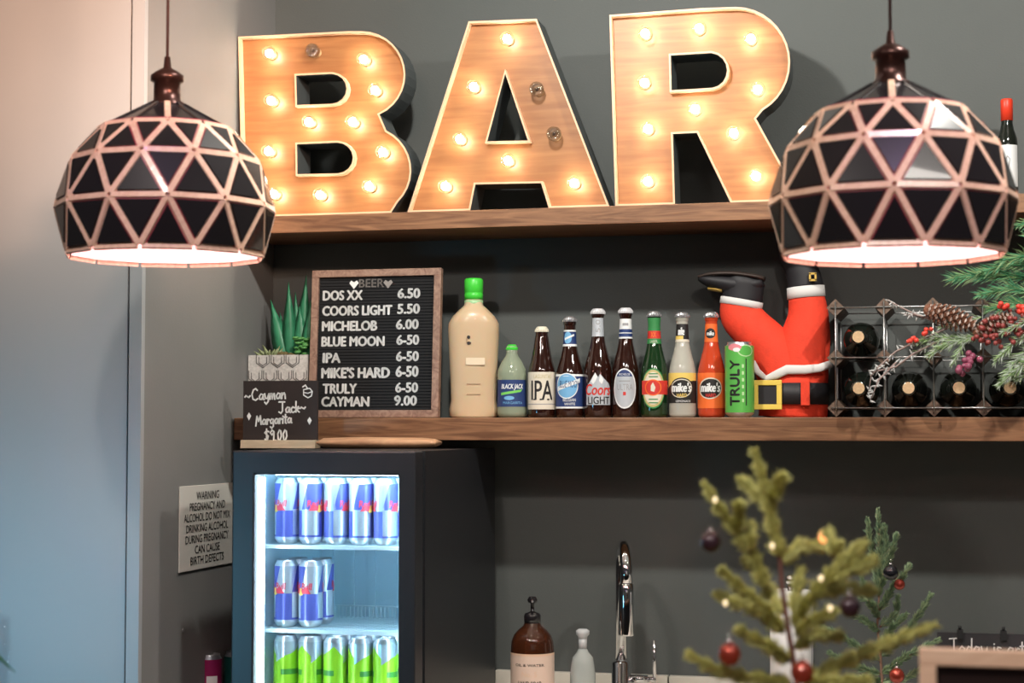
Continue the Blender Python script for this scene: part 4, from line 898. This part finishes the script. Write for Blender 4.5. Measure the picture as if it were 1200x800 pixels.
# cans
can_m = [mat('can_blue', (.10, .12, .46), .3, .3), mat('can_silver', (.55, .62, .70), .28, .6), mat('can_redmark', (.75, .06, .10), .4), mat('can_gold', (.85, .62, .12), .4), mat('can_green', (.30, .62, .02), .35, .2), mat('can_dkgrn', (.05, .25, .03), .35)]
CH = .135; CR_ = .0245
def slim(name, kind, label, group):
    e = empty(name, (0, 0, 0), 0, label, 'can', group)
    mb = MB(); mb.lathe(can_prof(CR_, CH), 28, cap=False); mb.build('can_body', alu, e)
    fl = Flat(can_m); r = CR_; W_ = r*PI; h = CH
    if kind == 'blue':
        fl.rect(-W_, .010, W_, h-.012, 1)
        for s_ in (-1, 0):
            o_ = s_*W_; q = W_/2
            fl.poly([(o_, h*.52), (o_+q*1.0, h*.52), (o_+q*1.35, h-.012), (o_+q*.35, h-.012)], 0, 1); fl.poly([(o_+q, .014), (o_+q*2, .014), (o_+q*2, h*.5), (o_+q*1.0, h*.5)], 0, 1)
            fl.ell(o_+q, h*.53, r*.32, r*.32, 3, 2, 16); fl.poly([(o_+q*.4, h*.50), (o_+q*.62, h*.60), (o_+q*.95, h*.56), (o_+q*.9, h*.50)], 2, 3); fl.poly([(o_+q*1.6, h*.50), (o_+q*1.38, h*.60), (o_+q*1.05, h*.56), (o_+q*1.1, h*.50)], 2, 3)
            fl.text('Red Bull', o_+q*.35, h*.56, o_+q*1.65, h*.66, 2, 4, .1, .03)
        fl.rect(-W_, .014, W_, .018, 0, 2)
    else:
        fl.rect(-W_, .010, W_, h-.012, 1)
        for s_ in (-1, 0):
            o_ = s_*W_; q = W_/2; fl.poly([(o_, .012), (o_+2*q, .012), (o_+2*q, h*.70), (o_+1.5*q, h*.86), (o_+q, h*.75), (o_+.5*q, h*.70), (o_, h*.60)], 4, 1)
            fl.rect(o_+q*.3, h*.42, o_+q*1.5, h*.50, 5, 2)
    fl.wrap('can_print', e, CR_, du=.006, dv=0); return e
pb = pg = None; used = {}
word = ['leftmost', 'second from left', 'middle', 'fourth from left', 'rightmost']
xs5 = [at(px, 640, YC).x for px in (336, 364.5, 394, 423, 452)]
for row, (zz, cols, kind, place) in enumerate(((shz[0]+.0038, 5, 'blue', 'top'), (shz[1]+.0038, 2, 'blue', 'second'), (at(400, 745, YC).z-FZ-CH, 5, 'green', 'bottom'))):
    for dep in range(2):
        for c in range(cols):
            g = '%s cans on the %s fridge shelf' % ('blue and silver' if kind == 'blue' else 'lime green', place)
            col_ = 'blue silver can' if kind == 'blue' else 'lime green can'
            pos = word[c] if cols == 5 else ('left', 'right')[c]
            lab = '%s, %s in %s row of %s fridge shelf' % (col_, pos, 'front' if dep == 0 else 'rear', place)
            src = pb if kind == 'blue' else pg
            if src is None: e = slim('drink_can', kind, lab, g)
            else: e = dup(src); tag(e, lab, None, g)
            if kind == 'blue' and pb is None: pb = e
            if kind == 'green' and pg is None: pg = e
            e.location = (xs5[c]+.0*dep+(.003 if dep else 0), YC+dep*.058, FZ+zz+.0003); e.rotation_euler.z = YAW+random.uniform(-.9, .9)
# bottom shelf of the fridge supports the green cans
z = at(400, 745, YC).z-FZ-CH
sh = MB(); sh.box((lx0+.002, .094, z-.005), (lx1-.002, .36, z)); sh.build('lower_shelf', wirem, t)
# ------------------------------------------------------------------ can and carton left of the fridge
p = at(246, 766, -.36); e = empty('drink_can', (p.x, -.36, CT+.0005), 0.3, 'magenta slim can standing left of the fridge against the side wall', 'can')
Hc = p.z-CT; mb = MB(); mb.lathe(can_prof(.0265, Hc), 28, cap=False); mb.build('can_body', alu, e)
fl = Flat([mat('can_magenta', (.36, .02, .12), .3, .3), c_wht]); W_ = .0265*PI; fl.rect(-W_, .009, W_, Hc-.010, 0); fl.rect(-.004, .03, .02, Hc-.045, 1, 1); fl.wrap('can_print', e, .0265, du=.005)
p = at(270, 763, -.30); e = empty('drink_can', (p.x+.012, -.295, CT+.0005), 0, 'dark teal can half hidden behind the fridge edge', 'can')
Hc = p.z-CT; mb = MB(); mb.lathe(can_prof(.0265, Hc), 28, cap=False); mb.build('can_body', alu, e)
fl = Flat([mat('can_teal', (.01, .09, .08), .35, .3)]); fl.rect(-W_, .009, W_, Hc-.010, 0); fl.wrap('can_print', e, .0265, du=.005)
# ------------------------------------------------------------------ soap bottle, small bottle, tap, towel roll
YQ = -.33
p = at(624, 800, YQ); s = mpp(p); e = empty('soap_dispenser', (p.x, YQ, CT+.0005), face_cam(p), 'brown glass soap bottle with black pump and cream label', 'soap bottle')
def zz(py): return at(624, py, YQ).z-CT
r = 25.5*s; pr = [(r*.9, 0), (r, .006), (r, zz(762)), (r*.97, zz(752)), (r*.86, zz(744)), (r*.66, zz(738)), (r*.42, zz(733)), (r*.36, zz(729)), (r*.36, zz(726))]
mb = MB(); mb.lathe(pr, 32); mb.build('glass_body', mat('amber_glass', (.10, .028, .010), .06, trans=.6, ior=1.38, coat=.6), e)
mb = MB(); mb.lathe([(9.5*s, zz(732)), (10*s, zz(722)), (9*s, zz(719)), (4*s, zz(717)), (2.2*s, zz(716)), (2.2*s, zz(706)), (5*s, zz(706)), (6*s, zz(703)), (4*s, zz(699))], 20)
mb.tube([(0, 0, zz(703)), (0, -.02, zz(702.5)), (0, -.036, zz(705))], [.0065, .006, .0045], 8); mb.build('pump', black_gloss, e)
fl = Flat([mat('lb_peach', (.72, .55, .45), .6), c_blk, mat('lb_tan', (.75, .52, .36), .5)]); fl.rect(-r*1.5, .02, r*1.5, zz(764), 0); fl.rect(-r*1.5, zz(766), r*1.5, zz(763.5), 2, 1)
fl.text('OIL & WATER', -r*.85, zz(778), r*.55, zz(775), 1, 1, 0, .02); fl.text('HAND SOAP', -r*.7, zz(801), r*.4, zz(795), 1, 1, 0, .02); fl.text('No. 5', -r*.5, zz(790), r*.2, zz(784), 2, 1); fl.wrap('label', e, prof_r(pr))
p = at(683, 800, -.30); s = mpp(p); e = empty('small_pump_bottle', (p.x, -.30, CT+.0005), 0, 'small clear plastic bottle beside the tap', 'bottle')
def zz(py): return at(683, py, -.30).z-CT
pr = [(15*s, 0), (15*s, zz(790)), (13.5*s, zz(778)), (12*s, zz(770)), (7*s, zz(764)), (5*s, zz(760)), (5.5*s, zz(748)), (5.5*s, zz(746)), (8*s, zz(743)), (8*s, zz(739)), (5*s, zz(737))]
mb = MB(); mb.lathe(pr[:6], 24); mb.build('bottle_body', mat('cloudy_plastic', (.60, .64, .62), .2, trans=.55, ior=1.2), e)
mb = MB(); mb.lathe(pr[6:], 24); mb.lathe([(4.8*s, zz(761)), (5.2*s, zz(747))], 20); mb.build('nozzle', mat('nozzle_clear', (.66, .68, .68), .25, trans=.3), e)
# tap
YT = -.13; p = at(728, 780, YT); s = mpp(p); t = empty('kitchen_tap', (p.x, YT, CT+.0005), 0, 'tall chrome gooseneck tap with side lever', 'tap')
def TZ(py): return at(728, py, YT).z-CT
R_ = 10*s; hx, hy = .040, -.16; top = TZ(640); ra = .085
pts = [(0, 0, TZ(780))]; pts.append((0, 0, top-.045))
for k in range(1, 13):
    a = PI*k/12; f_ = (1-math.cos(a))/2; pts.append((hx*f_, hy*f_, top-.045+.052*math.sin(a)))
pts.append((hx, hy, top-.075))
mb = MB(); mb.tube(pts, .0125, 16); mb.build('spout', chrome, t)
mb = MB(); zh = at(744, 745, YT+hy).z-CT; mb.lathe([(.0155, zh), (.0165, zh+.003), (.0165, top-.085), (.0145, top-.068), (.0125, top-.066)], 20, o=(hx, hy, 0)); mb.build('spray_head', chrome, t)
mb = MB(); mb.lathe([(.026, 0), (.026, .006), (.021, .010), (.021, TZ(776)), (.0135, TZ(773))], 24); mb.build('base_body', chrome, t)
mb = MB(); zl = TZ(795); mb.tube([(.018, 0, zl), (.058, 0, zl)], .0095, 12); mb.build('lever_hub', chrome, t)
lx = at(767, 790, YT).x-p.x; mb = MB(); mb.tube([(lx, 0, zl-.004), (lx, -.004, TZ(749))], [.0042, .0036], 10); mb.tube([(.058, 0, zl), (lx+.003, 0, zl)], .006, 10); mb.build('lever', chrome, t)
# towel roll
YW = -.36; p = at(926, 690, YW); s = mpp(p); t = empty('paper_towel_holder', (p.x, YW, CT+.0005), 0, 'chrome upright paper towel holder behind the front tree', 'holder')
zr = p.z-CT; mb = MB(); mb.lathe([(.062, 0), (.062, .006), (.058, .010)], 28); mb.build('base', chrome, t)
mb = MB(); mb.tube([(0, 0, .0105), (0, 0, zr+.012)], .005, 10); mb.sphere((0, 0, zr+.018), .010); mb.build('spindle', chrome, t)
xr = at(952, 700, YW).x-p.x; mb = MB(); mb.tube([(xr+.001, 0, .009), (xr+.001, 0, zr-.004)], .0026, 8); mb.build('side_bar', chrome, t)
e = empty('paper_towel_roll', (p.x, YW, CT+.012), 0, 'white paper towel roll on the chrome holder', 'paper towel')
h_ = zr-.014; r = 24*s; mb = MB(); mb.lathe([(.016, 0), (r, 0), (r, h_), (.018, h_), (.018, 0)], 32, cap=False); mb.build('roll', mat('paper_white', (.80, .79, .77), .9, bump=.2, bscale=300), e)
# dark board with white handwriting
YK = -.36; a = at(1098, 741, YK); b = at(1230, 741, YK); t = empty('black_notice_board', ((a.x+b.x)/2, YK, CT+.0005), 0, 'black board with white handwriting standing behind the framed sign', 'sign')
hw = (b.x-a.x)/2; Hk = a.z-CT; mb = MB(); mb.box((-hw, 0, 0), (hw, .008, Hk)); mb.build('board', mat('notice_black', (.035, .033, .036), .5), t)
fl = Flat([txt_w]); s = mpp(a); hand(fl, 'Today is art day', -hw+14*s, Hk-24*s, 18*s, 0, 1.6*s, 1, .95); fl.lay('handwriting', t, (0, -.0006, 0))
for px in (1125, 1176):
    x_ = at(px, 741, YK).x-t.location.x; mb = MB(); mb.box((x_-.006, -.004, Hk-.012), (x_+.006, .012, Hk+.006)); mb.tube([(x_, .004, Hk+.005), (x_, .004, Hk+.014)], .003, 6); mb.build('clip', black_mat, t)
# ------------------------------------------------------------------ framed sign on the front bar
YH = -1.86; a = at(1077, 759, YH); s = mpp(a); hw = .15; t = empty('framed_sign', (a.x+hw, YH, BT+.0005), 0, 'pale wood framed dark picture at the bottom right corner on the front bar', 'framed sign')
Hf = a.z-BT; fw = .019
for A, B in (((-hw, -.009, 0), (hw, .009, fw)), ((-hw, -.009, Hf-fw), (hw, .009, Hf)), ((-hw, -.009, fw), (-hw+fw, .009, Hf-fw)), ((hw-fw, -.009, fw), (hw, .009, Hf-fw))): fr('frame_rail', A, B, wood_tan, t, .0015)
fr('picture', (-hw+fw, 0, fw), (hw-fw, .004, Hf-fw), mat('picture_dark', (.025, .015, .015), .15), t, 0)
# ------------------------------------------------------------------ small christmas trees
def tree(name, origin, base_z, YTt, trunk, branches, mats, label, nl, dens, w_, tilt, pot_r=.035, rt=.004):
    t = empty(name, (origin, YTt, base_z+.0005), 0, label, 'tree')
    def Q(px, py, dy=0): q = at(px, py, YTt+dy); return (q.x-origin, dy, q.z-base_z)
    mb = MB(); tp = [(0, 0, .055)]+[Q(*q) for q in trunk]; mb.tube(tp, [rt*1.5]+[rt*(1-.6*i/len(trunk)) for i in range(len(trunk))], 7); mb.build('trunk', mats[2], t)
    for i, br in enumerate(branches):
        P_ = [Q(q[0], q[1], (q[2] if len(q) > 2 else 0)) for q in br]
        L_ = sum((Vector(P_[k+1])-Vector(P_[k])).length for k in range(len(P_)-1)); mb = MB(); mb.tube(P_, [.0022]*(len(P_)-1)+[.001], 5, 2)
        needles(mb, P_, nl, int(L_*dens), w_, tilt, 0, nm=2); mb.build('branch', mats, t)
    mb = MB(); mb.lathe([(pot_r*.75, 0), (pot_r, .05), (pot_r*1.05, .055), (pot_r*.95, .055), (.002, .052)], 20); mb.build('pot', mat('burlap', (.35, .24, .14), .9, noise=.2, nscale=200), t)
    return t, Q
YF = -1.80
ox = at(932, 800, YF).x
yel1 = mat('fir_yellow', (.66, .63, .24), .6); yel2 = mat('fir_olive', (.44, .44, .16), .6); trk = mat('twig_red', (.15, .06, .05), .7)
fb = [[(915,655),(906,620),(899,585),(890,550),(884,530)], [(899,590,.0),(884,576,.01),(868,562,.02)], [(901,590),(910,573,-.01),(918,556,-.02)], [(898,690),(884,655,.0),(862,622,-.01),(842,595,-.02),(826,568,-.02)],
      [(862,624,-.01),(866,606,-.02),(866,590,-.03)], [(880,648,-.01),(878,632,-.01),(880,618,0)], [(918,742),(895,712,-.02),(868,690,-.03),(845,668,-.04)], [(915,735,.0),(885,715,.01),(860,704,.02),(838,697,.03)],
      [(918,720),(900,690,.03),(885,668,.04),(872,655,.04)], [(925,775),(900,757,-.03),(876,745,-.04),(866,738,-.05)], [(928,800),(880,795,-.02),(840,786,-.04),(808,768,-.05)],
      [(915,660),(935,642,.02),(960,640,.03),(985,640,.03)], [(930,735),(948,705,-.02),(968,680,-.03),(990,655,-.03),(1014,636,-.03)], [(968,684,-.03),(995,668,-.03),(1026,656,-.03)], [(960,695,-.01),(990,690,0),(1026,693,.01)],
      [(930,720,.0),(934,695,.01),(938,670,.02)], [(932,745,-.02),(950,730,-.04),(979,716,-.06)], [(940,800),(985,778,.0),(1035,756,.0),(1095,733,.0)], [(940,800,-.02),(980,800,-.04),(1020,798,-.06)], [(975,655,-.03),(978,640,-.03),(970,625,-.02)], [(975,675,.01),(1000,650,.02),(1012,668,.03)], [(930,760,.03),(955,745,.04),(985,745,.05)]]
tf, QF = tree('christmas_tree', ox, BT, YF, [(934,800),(925,745),(917,690),(913,650),(900,590)], fb, [yel1, yel2, trk], 'golden green little pine tree in front, hung with dark and copper baubles', .0175, 12000, .0010, .72)
YN = -.42; oxn = at(1034, 800, YN).x
dg1 = mat('spruce', (.34, .44, .25), .6); dg2 = mat('spruce_dark', (.15, .24, .14), .6)
nb = [[(1030,700),(1031,660),(1030,625),(1029,598)], [(1030,690),(1022,650,.01),(1018,625,.01),(1017,608,.01)], [(1031,690),(1040,660,-.01),(1047,640,-.02),(1051,626,-.02)], [(1030,670),(1038,640),(1036,615)], [(1031,715),(1045,690,-.02),(1060,672,-.03),(1066,662,-.03)],
      [(1030,720),(1015,695,.0),(1010,678,.0)], [(1031,740),(1010,725,-.02),(990,715,-.03)], [(1032,770),(1060,745,.0),(1080,715,.0),(1090,698,.0)], [(1032,775),(1005,757,-.01),(985,745,-.02),(965,735,-.02)], [(1033,790),(1000,780,-.02),(972,765,-.03)],
      [(1033,790),(1060,770,-.02),(1090,755,-.03),(1100,750,-.03)], [(1031,735),(1050,720,.02),(1052,700,.02)], [(1033,800),(1015,795,-.04),(990,795,-.06)], [(1032,760),(1046,735,-.03),(1062,720,-.04)], [(1033,800),(1060,795,.0),(1085,780,0)], [(1031,725),(1018,705,-.03),(1008,700,-.03)]]
tn, QN = tree('christmas_tree', oxn, CT, YN, [(1034,800),(1032,770),(1028,735),(1030,700),(1029,620)], nb, [dg1, dg2, mat('twig_brown', (.28, .16, .11), .7)], 'darker green small spruce tree standing behind on the back counter', .018, 7500, .0011, .55, rt=.003)
def bauble(par, Q, px, py, r, m, label, dy=-.02):
    c = Q(px, py, dy); e = empty('bauble', Vector(c)+par.location, 0, label, 'bauble', 'baubles hanging on the little trees')
    mb = MB(); mb.sphere((0, 0, 0), r, 20, 12); mb.build('ball', m, e)
    mb = MB(); mb.lathe([(r*.28, r*.93), (r*.28, r*1.2), (r*.08, r*1.25)], 12); mb.tube([(0, 0, r*1.2), (r*.18, 0, r*1.45), (0, 0, r*1.7), (-r*.18, 0, r*1.45), (0, 0, r*1.2)], r*.05, 5); mb.build('hanger', chrome, e)
bdark = mat('bauble_plum', (.045, .02, .03), .12, .3, coat=.5); bred = mat('bauble_copper', (.36, .05, .03), .15, .5, coat=.4); bblk = mat('bauble_black', (.012, .012, .015), .1, coat=.5)
bauble(tf, QF, 833, 636, .0125, bdark, 'dark plum bauble hanging from the front tree left tip', -.03)
bauble(tf, QF, 855, 767, .0135, bred, 'copper red bauble low on the front tree left side', -.05)
bauble(tf, QF, 940, 788, .0135, bred, 'copper red bauble low in front of the trunk of the front tree', -.06)
bauble(tf, QF, 996, 712, .0125, bdark, 'dark plum bauble hanging right of the front tree', -.05)
bauble(tn, QN, 1044, 671, .0150, bblk, 'glossy black bauble near the top of the rear tree', -.05)
bauble(tn, QN, 1054, 685, .0110, bred, 'small dark red bauble just under the black one', -.03)
bauble(tn, QN, 1051, 792, .0150, bred, 'shiny red bauble low on the rear tree', -.06)
lm = mat('fairy_light', (1, .9, .7), .4, emit=(1, .75, .42), es=1.1)
for px, py, dy in ((965, 629, .0), (838, 586, -.035), (850, 707, -.02), (962, 678, -.05), (973, 713, -.08), (905, 640, -.02)):
    c = QF(px, py, dy); mb = MB(); r = .006 if px == 965 else .0028; mb.sphere(c, r, 8, 6, sq=(1, 1, 1.4)); tag(mb.build('fairy_light', lm if px != 965 else mat('fairy_amber', (1, .5, .2), .3, emit=(1, .38, .12), es=1.6), tf), 'small warm fairy light')
# ------------------------------------------------------------------ glass and leaf at the far left
YV = -1.5; p = at(-30, 800, YV); t = empty('leafy_glass_vase', (p.x, -1.75, BT+.0005), 0, 'clear glass vase with a green leaf at the left edge', 'vase')
e_ = at(6, 726, -1.75); r = e_.x-p.x
r = max(.02, min(.06, r)); t.location.x = e_.x-r; zt2 = e_.z-BT
mb = MB(); mb.lathe([(r*.9, 0), (r, .005), (r, zt2), (r*.96, zt2), (r*.95, .008), (.001, .008)], 28, cap=False); mb.build('glass_body', clear('vase_glass', (.99, .995, 1), .02, .02, .12), t)
q = at(18, 788, -1.77); mb = MB(); blade(mb, (-.01, 0, .012), (-.005, 0, zt2*.9), .006, (.01, 0, 0)); blade(mb, (-.03, -.01, zt2*1.0), (q.x-t.location.x, -.02, q.z-BT), .008, (0, 0, .012)); blade(mb, (-.012, 0, zt2*.5), (-.03, -.01, zt2*1.0), .004); mb.build('leaf', mat('leaf_green', (.06, .26, .08), .5), t)
